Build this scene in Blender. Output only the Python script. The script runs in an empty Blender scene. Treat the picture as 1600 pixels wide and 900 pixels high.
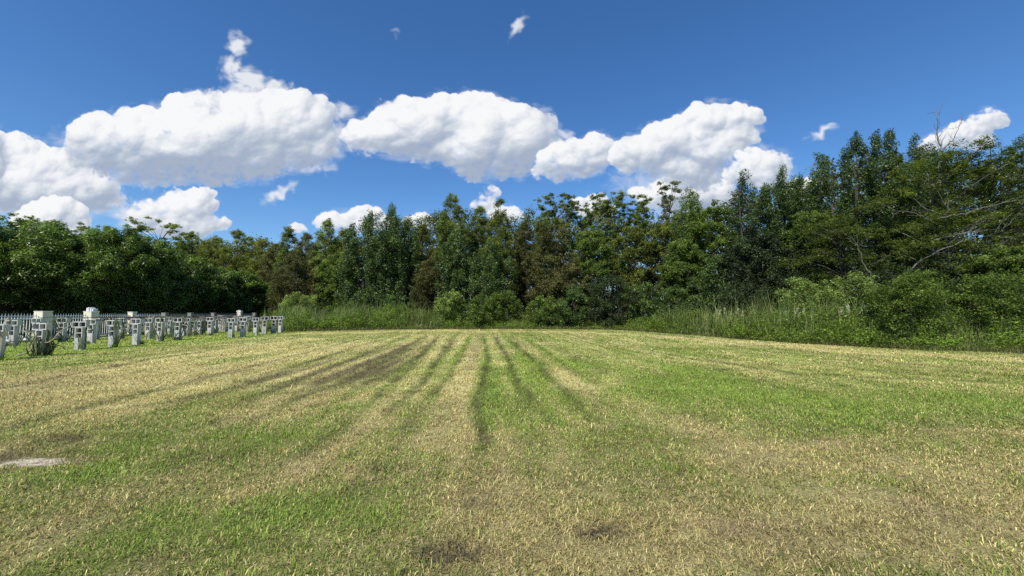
import bpy, math
import numpy as np
R = np.random.default_rng(7)
scene = bpy.context.scene
col = scene.collection
PI = math.pi

# ------------------------------------------------------------------ camera
CAMH, F, PITCH = 1.5, 640.0, math.atan(38/640)
cam = bpy.data.cameras.new('camera'); co = bpy.data.objects.new('camera', cam); col.objects.link(co)
cam.sensor_width = 36; cam.lens = 36*F/1600; cam.clip_end = 9000; cam.clip_start = .05
co.location = (0, 0, CAMH); co.rotation_euler = (PI/2+PITCH, 0, 0)
scene.camera = co
def uv(px, py):                      # direction slopes X/Y and Z/Y of a point of the photograph
    dx, dy = (px-800)/F, (450-py)/F
    f = math.cos(PITCH)-dy*math.sin(PITCH); u = math.sin(PITCH)+dy*math.cos(PITCH)
    return dx/f, u/f
def gnd(px, py):                     # place on the ground seen at that point
    u, v = uv(px, py); Y = -CAMH/v
    return u*Y, Y
def at(px, py, Y):
    u, v = uv(px, py); return u*Y, CAMH+v*Y

# ------------------------------------------------------------------ light
SE, SA = math.radians(50), math.radians(209)
w = bpy.data.worlds.new('World'); scene.world = w; w.use_nodes = True
nt = w.node_tree; nt.nodes.clear()
sk = nt.nodes.new('ShaderNodeTexSky'); sk.sky_type = 'NISHITA'; sk.sun_disc = False
sk.sun_elevation = SE; sk.sun_rotation = SA; sk.air_density = 1.0; sk.dust_density = .3; sk.ozone_density = 2.4
bg = nt.nodes.new('ShaderNodeBackground'); bg.inputs[1].default_value = .15
hs = nt.nodes.new('ShaderNodeHueSaturation'); hs.inputs['Saturation'].default_value = 1.22; hs.inputs['Value'].default_value = 1.0
ow = nt.nodes.new('ShaderNodeOutputWorld')
nt.links.new(sk.outputs[0], hs.inputs['Color']); gm_ = nt.nodes.new('ShaderNodeVectorMath'); gm_.operation = 'MULTIPLY'; gm_.inputs[1].default_value = (.72, .84, .98)
nt.links.new(hs.outputs[0], gm_.inputs[0]); nt.links.new(gm_.outputs[0], bg.inputs[0]); nt.links.new(bg.outputs[0], ow.inputs[0])
S = np.array([math.cos(SE)*math.sin(SA), math.cos(SE)*math.cos(SA), math.sin(SE)])
sl = bpy.data.lights.new('sun', 'SUN'); sl.energy = 5.0; sl.angle = math.radians(.53); sl.color = (1, .94, .82)
so = bpy.data.objects.new('sun', sl); col.objects.link(so)
from mathutils import Vector
so.rotation_euler = Vector(-S).to_track_quat('-Z', 'Y').to_euler()
so.location = (-30, -20, 50)
scene.view_settings.view_transform = 'Standard'; scene.view_settings.look = 'None'
scene.view_settings.exposure = 0
scene.cycles.max_bounces = 6; scene.cycles.diffuse_bounces = 3; scene.cycles.glossy_bounces = 2
scene.cycles.transmission_bounces = 3; scene.cycles.transparent_max_bounces = 12
scene.cycles.use_denoising = False
scene.cycles.sample_clamp_indirect = 5

# ------------------------------------------------------------------ noise
def h2(ix, iy, s):
    n = (ix.astype(np.int64)*374761393 + iy.astype(np.int64)*668265263 + s*974634777) & 0xffffffff
    n = ((n ^ (n >> 13))*1274126177) & 0xffffffff
    n = ((n ^ (n >> 16))*2246822519) & 0xffffffff
    return ((n ^ (n >> 15)) & 0xffffff)/float(0xffffff)
def vn(x, y, s=0):
    xi = np.floor(x); yi = np.floor(y); fx = x-xi; fy = y-yi
    fx = fx*fx*fx*(fx*(fx*6-15)+10); fy = fy*fy*fy*(fy*(fy*6-15)+10)
    a = h2(xi, yi, s); b = h2(xi+1, yi, s); c = h2(xi, yi+1, s); d = h2(xi+1, yi+1, s)
    return (a+(b-a)*fx)*(1-fy) + (c+(d-c)*fx)*fy
def gn(x, y, s=0):                   # gradient noise about -1..1
    xi = np.floor(x); yi = np.floor(y); fx = x-xi; fy = y-yi
    u = fx*fx*fx*(fx*(fx*6-15)+10); v = fy*fy*fy*(fy*(fy*6-15)+10)
    def g(a, b):
        t = h2(xi+a, yi+b, s)*2*PI
        return np.cos(t)*(fx-a)+np.sin(t)*(fy-b)
    return 1.5*((g(0,0)*(1-u)+g(1,0)*u)*(1-v)+(g(0,1)*(1-u)+g(1,1)*u)*v)
def fbm(x, y, o=5, s=0, r=.5, f=gn):
    t = 0; a = 1; n = 0
    for i in range(o):
        t = t+a*f(x, y, s+i*17); n += a; a *= r; x = x*2.03+3.1; y = y*2.03+1.7
    return t/n
def sst(a, b, x):
    t = np.clip((x-a)/(b-a), 0, 1); return t*t*(3-2*t)

# ------------------------------------------------------------------ mesh helpers
def mesh(name, V, loops, starts, totals, smooth=False):
    me = bpy.data.meshes.new(name)
    V = np.asarray(V, np.float32)
    me.vertices.add(len(V)); me.vertices.foreach_set('co', V.ravel())
    me.loops.add(len(loops)); me.loops.foreach_set('vertex_index', np.asarray(loops, np.int32))
    me.polygons.add(len(starts)); me.polygons.foreach_set('loop_start', np.asarray(starts, np.int32))
    me.polygons.foreach_set('loop_total', np.asarray(totals, np.int32))
    if smooth: me.polygons.foreach_set('use_smooth', np.ones(len(starts), bool))
    me.update(calc_edges=True)
    return me
def quads(name, V, Q, smooth=False):
    Q = np.asarray(Q, np.int32); n = len(Q); k = Q.shape[1]
    return mesh(name, V, Q.ravel(), np.arange(n)*k, np.full(n, k), smooth)
def attr(me, name, vals, dom='FACE', typ='FLOAT'):
    a = me.attributes.new(name, typ, dom)
    if typ == 'FLOAT': a.data.foreach_set('value', np.asarray(vals, np.float32).ravel())
    else:
        c = np.ones((len(vals), 4), np.float32); c[:, :3] = vals; a.data.foreach_set('color', c.ravel())
def link(name, me, m=None, parent=None, loc=None, rz=0):
    o = bpy.data.objects.new(name, me); col.objects.link(o)
    if m is not None and me is not None and len(me.materials) == 0: me.materials.append(m)
    if parent is not None: o.parent = parent
    if loc is not None: o.location = loc
    if rz: o.rotation_euler = (0, 0, rz)
    return o
def tag(o, label, cat, group=None, kind=None):
    if label: o['label'] = label
    if cat: o['category'] = cat
    if group: o['group'] = group
    if kind: o['kind'] = kind
    return o
def thing(name, label, cat, loc, group=None, rz=0):
    return tag(link(name, None, None, None, loc, rz), label, cat, group)
class MB:                            # polygons of any size joined into one mesh
    def __init__(s): s.v = []; s.f = []
    def add(s, V, Fc):
        b = len(s.v); s.v += [tuple(map(float, p)) for p in V]; s.f += [tuple(i+b for i in f) for f in Fc]
    def box(s, x0, x1, y0, y1, z0, z1, ch=0):
        if ch <= 0:
            s.add([(x0,y0,z0),(x1,y0,z0),(x1,y1,z0),(x0,y1,z0),(x0,y0,z1),(x1,y0,z1),(x1,y1,z1),(x0,y1,z1)],
                  [(0,3,2,1),(4,5,6,7),(0,1,5,4),(1,2,6,5),(2,3,7,6),(3,0,4,7)]); return
        import bmesh
        bm = bmesh.new(); bmesh.ops.create_cube(bm, size=1)
        for v in bm.verts: v.co = ((x0+x1)/2+v.co.x*(x1-x0), (y0+y1)/2+v.co.y*(y1-y0), (z0+z1)/2+v.co.z*(z1-z0))
        bmesh.ops.bevel(bm, geom=bm.edges[:], offset=ch, segments=1, affect='EDGES')
        bm.verts.index_update(); s.add([v.co for v in bm.verts], [[v.index for v in f.verts] for f in bm.faces]); bm.free()
    def tube(s, P, r, n=6, cap=True):
        P = np.asarray(P, float); m = len(P); r = np.broadcast_to(np.asarray(r, float), (m,))
        T = np.gradient(P, axis=0); T /= np.linalg.norm(T, axis=1)[:, None]+1e-9
        up = np.array([0, 0, 1.]) if abs(T[0, 2]) < .9 else np.array([1., 0, 0])
        V = []
        for i in range(m):
            a = np.cross(T[i], up); a /= np.linalg.norm(a)+1e-9; b = np.cross(T[i], a); up = -np.cross(a, T[i]) if False else up
            for k in range(n):
                t = 2*PI*k/n; V.append(P[i]+(a*math.cos(t)+b*math.sin(t))*r[i])
        Fc = [(i*n+k, i*n+(k+1) % n, (i+1)*n+(k+1) % n, (i+1)*n+k) for i in range(m-1) for k in range(n)]
        if cap: Fc += [tuple(range(n-1, -1, -1)), tuple((m-1)*n+k for k in range(n))]
        s.add(V, Fc)
    def me(s, name, smooth=False):
        m = bpy.data.meshes.new(name); m.from_pydata(s.v, [], s.f)
        if smooth: m.polygons.foreach_set('use_smooth', np.ones(len(m.polygons), bool))
        m.update(); return m
    def build(s, name, m, parent=None, loc=None, rz=0, smooth=False):
        return link(name, s.me(name, smooth), m, parent, loc, rz)

# ------------------------------------------------------------------ materials
def newmat(name):
    m = bpy.data.materials.new(name); m.use_nodes = True
    n = m.node_tree; n.nodes.clear(); o = n.nodes.new('ShaderNodeOutputMaterial')
    return m, n, o
def N(n, t, **k):
    x = n.nodes.new(t)
    for a, v in k.items():
        if a.startswith('i_'): x.inputs[a[2:].replace('_', ' ')].default_value = v
        else: setattr(x, a, v)
    return x
def leafmat(name, dark, light, transl=.35, rough=.5, spec=.35, tcol=None):
    dark = tuple(f*c for f, c in zip((1.3, 1.2, .85), dark)); light = tuple(f*c for f, c in zip((3.1, 2.85, 1.9), light))
    m, n, o = newmat(name)
    a = N(n, 'ShaderNodeAttribute', attribute_name='tint')
    r = N(n, 'ShaderNodeValToRGB'); r.color_ramp.elements[0].color = (*dark, 1); r.color_ramp.elements[1].color = (*light, 1)
    e = r.color_ramp.elements.new(.55); e.color = tuple(.62*d+.38*l for d, l in zip(dark, light))+(1,)
    n.links.new(a.outputs['Fac'], r.inputs[0])
    oi = N(n, 'ShaderNodeTexNoise', i_Scale=1.7, i_Detail=2.0); tc = N(n, 'ShaderNodeTexCoord'); n.links.new(tc.outputs['Object'], oi.inputs['Vector'])
    mr = N(n, 'ShaderNodeMapRange', i_From_Min=.3, i_From_Max=.7, i_To_Min=.75, i_To_Max=1.25); n.links.new(oi.outputs[0], mr.inputs[0])
    mx = N(n, 'ShaderNodeVectorMath', operation='SCALE'); n.links.new(r.outputs[0], mx.inputs[0]); n.links.new(mr.outputs[0], mx.inputs['Scale'])
    p = N(n, 'ShaderNodeBsdfPrincipled', i_Roughness=rough); p.inputs['Specular IOR Level'].default_value = spec
    n.links.new(mx.outputs[0], p.inputs['Base Color'])
    t = N(n, 'ShaderNodeBsdfTranslucent')
    ts = N(n, 'ShaderNodeVectorMath', operation='MULTIPLY'); ts.inputs[1].default_value = (1.35, 1.5, .7); n.links.new(mx.outputs[0], ts.inputs[0]); n.links.new(ts.outputs[0], t.inputs[0])
    x = N(n, 'ShaderNodeMixShader'); x.inputs[0].default_value = transl
    n.links.new(p.outputs[0], x.inputs[1]); n.links.new(t.outputs[0], x.inputs[2]); n.links.new(x.outputs[0], o.inputs[0])
    return m
def plainmat(name, c1, c2, scale=8, rough=.85, bump=.3, detail=6, stain=None, spec=.3):
    m, n, o = newmat(name)
    tc = N(n, 'ShaderNodeTexCoord'); nz = N(n, 'ShaderNodeTexNoise', i_Scale=scale, i_Detail=float(detail), i_Roughness=.65)
    n.links.new(tc.outputs['Object'], nz.inputs['Vector'])
    r = N(n, 'ShaderNodeValToRGB'); r.color_ramp.elements[0].color = (*c1, 1); r.color_ramp.elements[1].color = (*c2, 1)
    r.color_ramp.elements[0].position = .33; r.color_ramp.elements[1].position = .67
    n.links.new(nz.outputs[0], r.inputs[0]); out = r.outputs[0]
    if stain:
        mp = N(n, 'ShaderNodeMapping'); mp.inputs['Scale'].default_value = (9, 9, 1.2); n.links.new(tc.outputs['Object'], mp.inputs[0])
        gm = N(n, 'ShaderNodeNewGeometry'); sp = N(n, 'ShaderNodeSeparateXYZ'); n.links.new(gm.outputs['Position'], sp.inputs[0])
        n2 = N(n, 'ShaderNodeTexNoise', i_Scale=1.0, i_Detail=4.0); n.links.new(mp.outputs[0], n2.inputs['Vector'])
        ad = N(n, 'ShaderNodeMath', operation='MULTIPLY_ADD'); ad.inputs[1].default_value = -.35; n.links.new(sp.outputs[2], ad.inputs[0]); n.links.new(n2.outputs[0], ad.inputs[2])
        m2 = N(n, 'ShaderNodeMapRange', i_From_Min=.34, i_From_Max=.62, i_To_Min=0., i_To_Max=.7); n.links.new(ad.outputs[0], m2.inputs[0])
        mx = N(n, 'ShaderNodeMix', data_type='RGBA'); n.links.new(m2.outputs[0], mx.inputs[0]); n.links.new(out, mx.inputs[6]); mx.inputs[7].default_value = (*stain, 1); out = mx.outputs[2]
    p = N(n, 'ShaderNodeBsdfPrincipled', i_Roughness=rough); p.inputs['Specular IOR Level'].default_value = spec
    n.links.new(out, p.inputs['Base Color'])
    if bump:
        b = N(n, 'ShaderNodeBump', i_Strength=bump, i_Distance=.02); n.links.new(nz.outputs[0], b.inputs['Height']); n.links.new(b.outputs[0], p.inputs['Normal'])
    n.links.new(p.outputs[0], o.inputs[0])
    return m
def colmat(name, transl=.0, rough=.7, spec=.2, fine=False):
    m, n, o = newmat(name)
    a = N(n, 'ShaderNodeAttribute', attribute_name='tone'); out = a.outputs['Color']
    p = N(n, 'ShaderNodeBsdfPrincipled', i_Roughness=rough); p.inputs['Specular IOR Level'].default_value = spec
    if fine:
        g = N(n, 'ShaderNodeNewGeometry'); prev = None
        for sc, det, lo, hi in ((55., 3., .55, 1.4), (9., 4., .72, 1.25), (1.3, 4., .85, 1.15)):
            z = N(n, 'ShaderNodeTexNoise', i_Scale=sc, i_Detail=det, i_Roughness=.6); n.links.new(g.outputs['Position'], z.inputs['Vector'])
            mr = N(n, 'ShaderNodeMapRange', i_From_Min=.32, i_From_Max=.68, i_To_Min=lo, i_To_Max=hi); n.links.new(z.outputs[0], mr.inputs[0])
            v = N(n, 'ShaderNodeVectorMath', operation='SCALE'); n.links.new(out, v.inputs[0]); n.links.new(mr.outputs[0], v.inputs['Scale']); out = v.outputs[0]
            if prev is None: prev = z
        b = N(n, 'ShaderNodeBump', i_Strength=.7, i_Distance=.03); n.links.new(prev.outputs[0], b.inputs['Height']); n.links.new(b.outputs[0], p.inputs['Normal'])
    n.links.new(out, p.inputs['Base Color'])
    if transl:
        t = N(n, 'ShaderNodeBsdfTranslucent'); n.links.new(out, t.inputs[0])
        x = N(n, 'ShaderNodeMixShader'); x.inputs[0].default_value = transl
        n.links.new(p.outputs[0], x.inputs[1]); n.links.new(t.outputs[0], x.inputs[2]); n.links.new(x.outputs[0], o.inputs[0])
    else: n.links.new(p.outputs[0], o.inputs[0])
    return m
M = dict(
 laurel=leafmat('laurel_leaves', (.012,.028,.010), (.075,.125,.040), .25, .42, .45),
 cypress=leafmat('cypress_leaves', (.030,.048,.018), (.135,.175,.065), .4, .6, .2),
 olive=leafmat('olive_leaves', (.030,.044,.013), (.122,.145,.050), .4, .6, .2),
 brown=leafmat('brown_leaves', (.028,.032,.016), (.092,.098,.052), .35, .6, .2),
 green=leafmat('green_leaves', (.024,.048,.013), (.105,.155,.042), .4, .5, .3),
 fresh=leafmat('fresh_leaves', (.035,.075,.014), (.19,.30,.050), .45, .45, .3),
 mango=leafmat('mango_leaves', (.010,.022,.006), (.085,.135,.030), .28, .36, .5),
 willow=leafmat('willow_leaves', (.045,.075,.028), (.16,.22,.085), .4, .55, .25),
 weedleaf=leafmat('weed_leaf', (.030,.048,.012), (.105,.165,.042), .4, .55, .2),
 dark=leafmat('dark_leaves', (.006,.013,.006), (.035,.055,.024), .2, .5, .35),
 wood=leafmat('wood_leaves', (.014,.022,.009), (.095,.115,.042), .3, .6, .2),
 greyl=leafmat('grey_leaves', (.05,.06,.045), (.20,.22,.16), .35, .6, .2),
 bark=plainmat('bark', (.035,.028,.022), (.11,.09,.07), 12, .95, .6),
 palebark=plainmat('pale_bark', (.08,.07,.06), (.25,.235,.20), 9, .9, .4),
 block=plainmat('concrete_block', (.46,.46,.45), (.64,.64,.62), 5, .95, .15, stain=(.24,.23,.18)),
 pillar=plainmat('painted_pillar', (.74,.68,.52), (.86,.80,.64), 3, .9, .2, stain=(.5,.46,.34)),
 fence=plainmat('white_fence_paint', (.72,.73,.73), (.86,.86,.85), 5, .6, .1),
 shadefence=plainmat('shaded_fence_paint', (.22,.22,.21), (.40,.40,.38), 5, .8, .1),  # same fence paint darkened, shade on the far bays put into the colour
 shadepillar=plainmat('shaded_pillar', (.16,.16,.15), (.32,.32,.30), 4, .95, .2),  # pillar colour darkened to stand for shade on the far pillars
 rust_and_shade=plainmat('rusty_rod_and_cell_shade', (.035,.025,.02), (.10,.07,.05), 20, .8, .3),  # rust of the rods, also the painted dark of the block cells
 cactus=plainmat('cactus_skin', (.055,.085,.03), (.16,.18,.07), 7, .6, .3),
 drycactus=plainmat('dry_cactus_stem', (.22,.19,.12), (.50,.46,.34), 7, .8, .3),
 ground=colmat('field_ground', 0, .95, .1, True),
 blade=colmat('grass_blades', .3, .6, .2),
 weed=colmat('weed_leaves', .4, .55, .25),
)

# ------------------------------------------------------------------ the mown field: tones
def dist_poly(x, y, pts):
    d = np.full(x.shape, 1e9)
    for (ax, ay), (bx, by) in zip(pts[:-1], pts[1:]):
        vx, vy = bx-ax, by-ay; L = vx*vx+vy*vy
        t = np.clip(((x-ax)*vx+(y-ay)*vy)/L, 0, 1)
        d = np.minimum(d, np.hypot(x-ax-t*vx, y-ay-t*vy))
    return d
def G(*p): return [gnd(*q) for q in p]
LINES = [
 (G((755,640),(750,700),(745,770)), .10, .35, -.1), (G((800,590),(825,650),(850,720)), .10, .3, -.1), (G((684,600),(640,660),(590,740)), .12, .3, 0), (G((590,620),(520,680),(420,750)), .13, .28, 0), (G((480,618),(380,670),(250,730)), .14, .28, 0),  # (points, half width, darkness, dryness)
 (G((755,526),(761,558),(751,611),(746,655),(752,705)), .11, .75, -.2),
 (G((773,527),(791,558),(804,589),(831,624),(862,669)), .12, .6, -.2),
 (G((795,530),(840,567),(858,589),(889,620),(925,655)), .13, .45, -.1),
 (G((818,527),(853,549),(884,573),(930,600)), .14, .5, .1),
 (G((733,525),(722,558),(692,602),(676,625)), .13, .5, -.1),
 (G((710,525),(684,567),(644,615),(600,650)), .16, .6, 0),
 (G((685,525),(640,575),(590,620)), .17, .6, .1),
 (G((668,523),(622,550),(560,582),(480,618)), .2, .8, .3),
 (G((640,523),(580,548),(500,580),(430,610),(378,632)), .18, .6, .2),
 (G((600,530),(520,553),(430,585),(340,613),(189,640)), .16, .55, 0),
 (G((560,530),(434,562),(321,590),(151,632),(0,672)), .16, .65, 0),
 (G((889,526),(938,541),(991,556),(1062,566)), .10, .75, .1),
 (G((905,524),(960,538),(1020,549),(1080,560),(1300,578)), .10, .55, .1),
 (G((1080,560),(1250,585),(1600,600)), .2, .35, .1),
 (G((330,548),(227,562),(189,573),(94,588),(0,607)), .17, .75, 0),
 (G((400,540),(260,572),(120,602),(0,625)), .12, .4, .2),
 (G((600,583),(529,628),(397,654),(300,690)), .12, .35, 0),
 (G((1300,562),(1600,580)), .2, .4, .2),
]
STRAW = [  # (points, half width, amount)
 (G((738,545),(726,580),(716,629),(695,690)), .30, .75),
 (G((870,580),(878,595),(978,625),(1030,650),(1133,682),(1200,715),(1300,770)), .40, .5),
 (G((1180,705),(1340,690),(1600,675)), .28, .55),
 (G((1150,720),(1350,735),(1600,760)), .5, .55),
 (G((600,640),(520,700),(420,760),(330,800)), .25, .5),
 (G((140,690),(40,705),(-120,730)), .35, .8),
 (G((300,740),(180,790),(60,850)), .3, .55),
 (G((330,600),(200,640),(0,700)), .3, .45),
 (G((560,540),(400,570),(200,600),(0,640)), .7, .55),
 (G((470,530),(330,556),(120,590),(-100,620)), .9, .55),
 (G((700,517),(900,519),(1100,530),(1300,548),(1600,562)), 1.2, .7),
 (G((450,522),(560,520),(700,516)), 1.0, .75),
]
PATCH = [ # (px,py, radius x, radius y, straw, green, dark)
 (250,585,3.4,1.7,.75,0,.1), (420,545,3,2.5,.45,0,0), (60,600,2,1,.35,0,.25),
 (606,552,1.3,5.,.15,0,.75), (560,572,1.5,2.6,.1,0,.6), (505,592,1.4,1.5,.1,0,.4),
 (800,640,.8,2.4,-.25,.45,0), (800,580,.8,5.,-.2,.4,0), (840,655,.8,.9,-.3,.3,0), (350,690,1.4,.6,-.6,.6,.05), (180,740,1.1,.4,-.5,.6,0),
 (330,830,.9,.5,-.5,.8,0), (560,790,.8,.5,-.3,.5,0), (40,690,1.2,.6,-.3,.5,.1),
 (1150,620,3.6,1.8,-.3,.4,0), (1450,640,3.2,1.4,-.2,.35,0), (1000,580,2.4,3.,-.2,.3,0), (1350,760,.6,.2,-.3,.45,0), (1060,735,.45,.22,-.3,.4,.15),
 (620,620,1.2,1.4,-.2,.45,0), (680,570,1.6,4,-.2,.3,0),
 (712,838,.20,.13,.0,-.3,2.), (930,815,.15,.08,0,-.2,1.6), (745,765,.16,.10,.2,0,.5), (395,880,.2,.06,0,0,.6),
 (130,683,.5,.12,.2,0,.5), (50,712,.6,.14,.5,-.3,.45), (120,712,.35,.1,.5,-.2,.3), (780,770,.9,.6,.6,-.2,.1), (1450,820,.9,.35,.65,-.2,.15), (900,850,1.2,.4,.55,0,.12), (1150,840,1.2,.4,.5,-.1,.1), (1400,540,6,2,.4,0,0),
 (700,690,.5,.35,.7,0,0), (1560,720,.8,.3,.5,0,0),
]
VP = uv(760, 488)[0]
def field(x, y):
    """straw 0..1, green 0..1, dark 0..1 at world x, y"""
    wx = x+.07*gn(x*.7, y*.3, 5)+.03*gn(x*4, y*4, 9); wy = y+.4*gn(x*.5, y*.5, 6)
    c = wx-VP*wy                                     # across the mower's swaths
    rag = .05*gn(x*3.1, y*1.3, 53)+.035*gn(x*9, y*5, 54)
    brk = np.clip(.72+.55*gn(x*1.5, y*.8, 51)+.75*fbm(x*5, y*2.5, 3, 55, .65), .0, 1.45)*(1-.45*sst(9, 4.5, y))
    st = .37+.72*fbm(x*.55, y*.28, 5, 11, .6)+.28*fbm(x*2.6, y*1.9, 4, 15, .6)
    sw = gn(c*1.7, y*.05, 23)+.5*gn(c*4.5, y*.12, 24)
    st = st+.22*sw*sst(4, 11, y)+.10*np.clip((x+2)*-.03, -.3, .3)
    st = st+.08*sst(12, 30, y)-.14*np.exp(-((x-.3)/1.8)**2)*sst(3, 4.5, y)
    gr = .46+.7*fbm(x*.4, y*.25, 4, 31, .6)+.2*fbm(x*1.7, y*1.1, 3, 35)
    dk = .08+.55*np.clip(fbm(x*1.2, y*.8, 5, 41, .65), 0, 1)+.25*np.clip(fbm(x*5, y*4, 3, 44, .6), 0, 1)
    dk = dk+.22*sst(.35, .9, gn(c*2.2, y*.03, 47)+.25*gn(x*2, y*.7, 48))*sst(7, 12, y)*(x < 6)
    dk = dk+brk*.42*sst(.15, .8, gn(c*1.15+.3*gn(x*.3, y*.06, 62), y*.02+5, 63)+.3*gn(c*4, y*.3, 64))*sst(5.5, 11, y)
    gr = gr+.3*gn(c*1.4, y*.03, 65)*sst(5, 10, y)
    ph = c+.12*gn(c*.6, y*.08, 66)+.06*gn(x*2, y*.5, 67)
    band = np.sin(ph*2*PI/1.12+.9)*np.clip(.7+.8*gn(ph*.7, y*.07, 68), .1, 1.4)*sst(3.6, 7.5, y)*sst(3.2, 1.6, np.abs(c+.9)-1.2)
    st = st-.24*band; gr = gr+.3*band; dk = dk+.34*brk*np.clip(-band-.25, 0, 1)
    near = sst(14, 3.0, y)
    st = st+.14*near; dk = dk+.10*near*(1+fbm(x*.8, y*.8, 4, 57))
    for pts, hw, d, s in LINES:
        q = dist_poly(wx+rag, wy, pts); k = np.exp(-(q/(hw*.62))**2)*brk
        dk = dk+d*k*1.15; st = st+s*k; st = st+.3*np.exp(-((q-hw*2.3)/hw)**2); gr = gr+.2*np.exp(-((q-hw*2.3)/hw)**2)
    for pts, hw, s in STRAW:
        q = dist_poly(wx, wy, pts); k = np.exp(-(q/hw)**2)*np.clip(.85+.6*gn(x*1.3, y*1.0, 52), .2, 1.3)
        st = st+s*k; gr = gr-.25*k
    for px, py, rx, ry, s, g, d in PATCH:
        cx, cy = gnd(px, py); q = ((wx-cx)/rx)**2+((wy-cy)/ry)**2
        k = np.exp(-q**1.1); k = k*(np.clip(.55+1.5*fbm(x*11, y*11, 3, 56, .6), 0, 1.5) if rx < .3 else np.clip(.55+1.3*gn(c*3.2, y*.07, 58)+.5*fbm(x*2, y*1.2, 3, 59), 0, 1.35) if d > .35 else 1)
        st = st+s*k; gr = gr+g*k; dk = dk+d*k
    lawn = sst(-14.8, -16.2, x+.25*gn(x, y*.6, 61))*(y > 10)          # rough green lawn around the posts
    st = st*(1-.75*lawn); gr = gr+.5*lawn; dk = dk*(1-.5*lawn)
    return np.clip(st, 0, 1), np.clip(gr, 0, 1), np.clip(dk, 0, 1)
sx_, sy_ = gnd(20, 727)
def sand(x, y):
    q = ((x-sx_+.1)/.62)**2+((y-sy_-.05-.16*(x-sx_))/.15)**2
    return sst(1.25, .25, q+1.5*fbm(x*2.6, y*5, 5, 71, .7)+1.1*fbm(x*16, y*24, 3, 73, .7))
C = lambda *a: np.array(a)
STR, STR2, GRN, GRN2, SOIL = C(.78,.70,.29), C(.40,.30,.135), C(.150,.225,.034), C(.36,.43,.085), C(.065,.046,.03)
EDGE = [(-90,50),(-26,34.5),(-19,31.5)]+[gnd(*p) for p in [(450,518.5),(600,515.3),(700,514.3),(800,514),(950,515.2),(1010,518),(1100,525.5),(1250,537),(1400,545.5),(1600,552.5),(1750,558)]]+[(30,12.5),(60,10)]
EX = np.array([p[0] for p in EDGE]); EY = np.array([p[1] for p in EDGE])
def beyond(x, y): return y-np.interp(x, EX, EY)
def build_ground():
    xs = np.arange(-32, 32.001, .085); g = 32*1.13**np.arange(1, 40); xs = np.concatenate([-g[::-1], xs, g])
    ys = 1.2*1.0115**np.arange(0, 330); g = ys[-1]*1.14**np.arange(1, 36); ys = np.concatenate([[-4000, -900, -200, -50, -15, -4, 0], ys, g])
    X, Y = np.meshgrid(xs, ys); x = X.ravel(); y = Y.ravel()
    st, gr, dk = field(x, y)
    gcol = GRN[None]*(1-gr[:, None]*.55)+GRN2[None]*gr[:, None]*.55
    base = gcol*(1-st[:, None])+(STR*.95)[None]*st[:, None]
    base = base*(1-.80*dk[:, None])+SOIL[None]*.80*dk[:, None]
    near = sst(9, 4, y)[:, None]*.62
    base = base*(1-near)+(SOIL*1.0+base*.18)*near
    s = sand(x, y)[:, None]; base = base*(1-s)+(C(.66,.57,.41)[None]*(.55+.75*vn(x*30, y*30, 72)[:, None]))*s
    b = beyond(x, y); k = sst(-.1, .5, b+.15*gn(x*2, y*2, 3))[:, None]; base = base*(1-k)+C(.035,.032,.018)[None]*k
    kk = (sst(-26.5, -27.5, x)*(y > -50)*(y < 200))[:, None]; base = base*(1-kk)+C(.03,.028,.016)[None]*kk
    z = .012*fbm(x*1.3, y*1.3, 3, 81)*(np.abs(x) < 40)*(y < 60)-.025*np.clip(dk-.25, 0, 1)*(y < 40)
    n, mm = len(xs), len(ys); i = np.arange(mm-1)[:, None]*n+np.arange(n-1)[None]; i = i.ravel()
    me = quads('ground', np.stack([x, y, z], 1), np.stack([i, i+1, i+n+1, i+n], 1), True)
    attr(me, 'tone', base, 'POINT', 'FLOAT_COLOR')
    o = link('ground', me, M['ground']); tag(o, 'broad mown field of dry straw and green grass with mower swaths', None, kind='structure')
build_ground()

def blades(x, y, L, W, lean, tone, z0=0., bend=.6, ang=None):
    """bent blades of grass: 2 quads + tip in 5 vertices, as quad + triangle"""
    n = len(x); a = R.uniform(0, 2*PI, n) if ang is None else ang
    d = np.stack([np.cos(a), np.sin(a)], 1); s = np.stack([-d[:, 1], d[:, 0]], 1)
    b = R.uniform(-.6, .6, n)[:, None]; s = s*np.cos(b)+d*np.sin(b)
    l1 = L*.55; h1 = l1*np.cos(lean*.6); o1 = l1*np.sin(lean*.6)
    l2 = L*.45; le = np.minimum(lean*(1+bend), 1.75); h2_ = l2*np.cos(le); o2 = l2*np.sin(le)
    P = np.stack([x, y], 1); V = np.zeros((n, 5, 3)); W = (W/2)[:, None]
    V[:, 0, :2] = P-s*W; V[:, 1, :2] = P+s*W
    V[:, 2, :2] = P+d*o1[:, None]+s*W*.85; V[:, 3, :2] = P+d*o1[:, None]-s*W*.85
    V[:, 4, :2] = P+d*(o1+o2)[:, None]
    V[:, :2, 2] = z0 if np.ndim(z0) == 0 else z0[:, None]
    V[:, 2:4, 2] = (z0+h1)[:, None]; V[:, 4, 2] = z0+h1+h2_
    b0 = np.arange(n)*5
    loops = np.stack([b0, b0+1, b0+2, b0+3, b0+3, b0+2, b0+4], 1).ravel()
    starts = np.stack([np.arange(n)*7, np.arange(n)*7+4], 1).ravel(); tot = np.tile([4, 3], n)
    return V.reshape(-1, 3), loops, starts, tot, np.repeat(tone, 2, axis=0)
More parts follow.
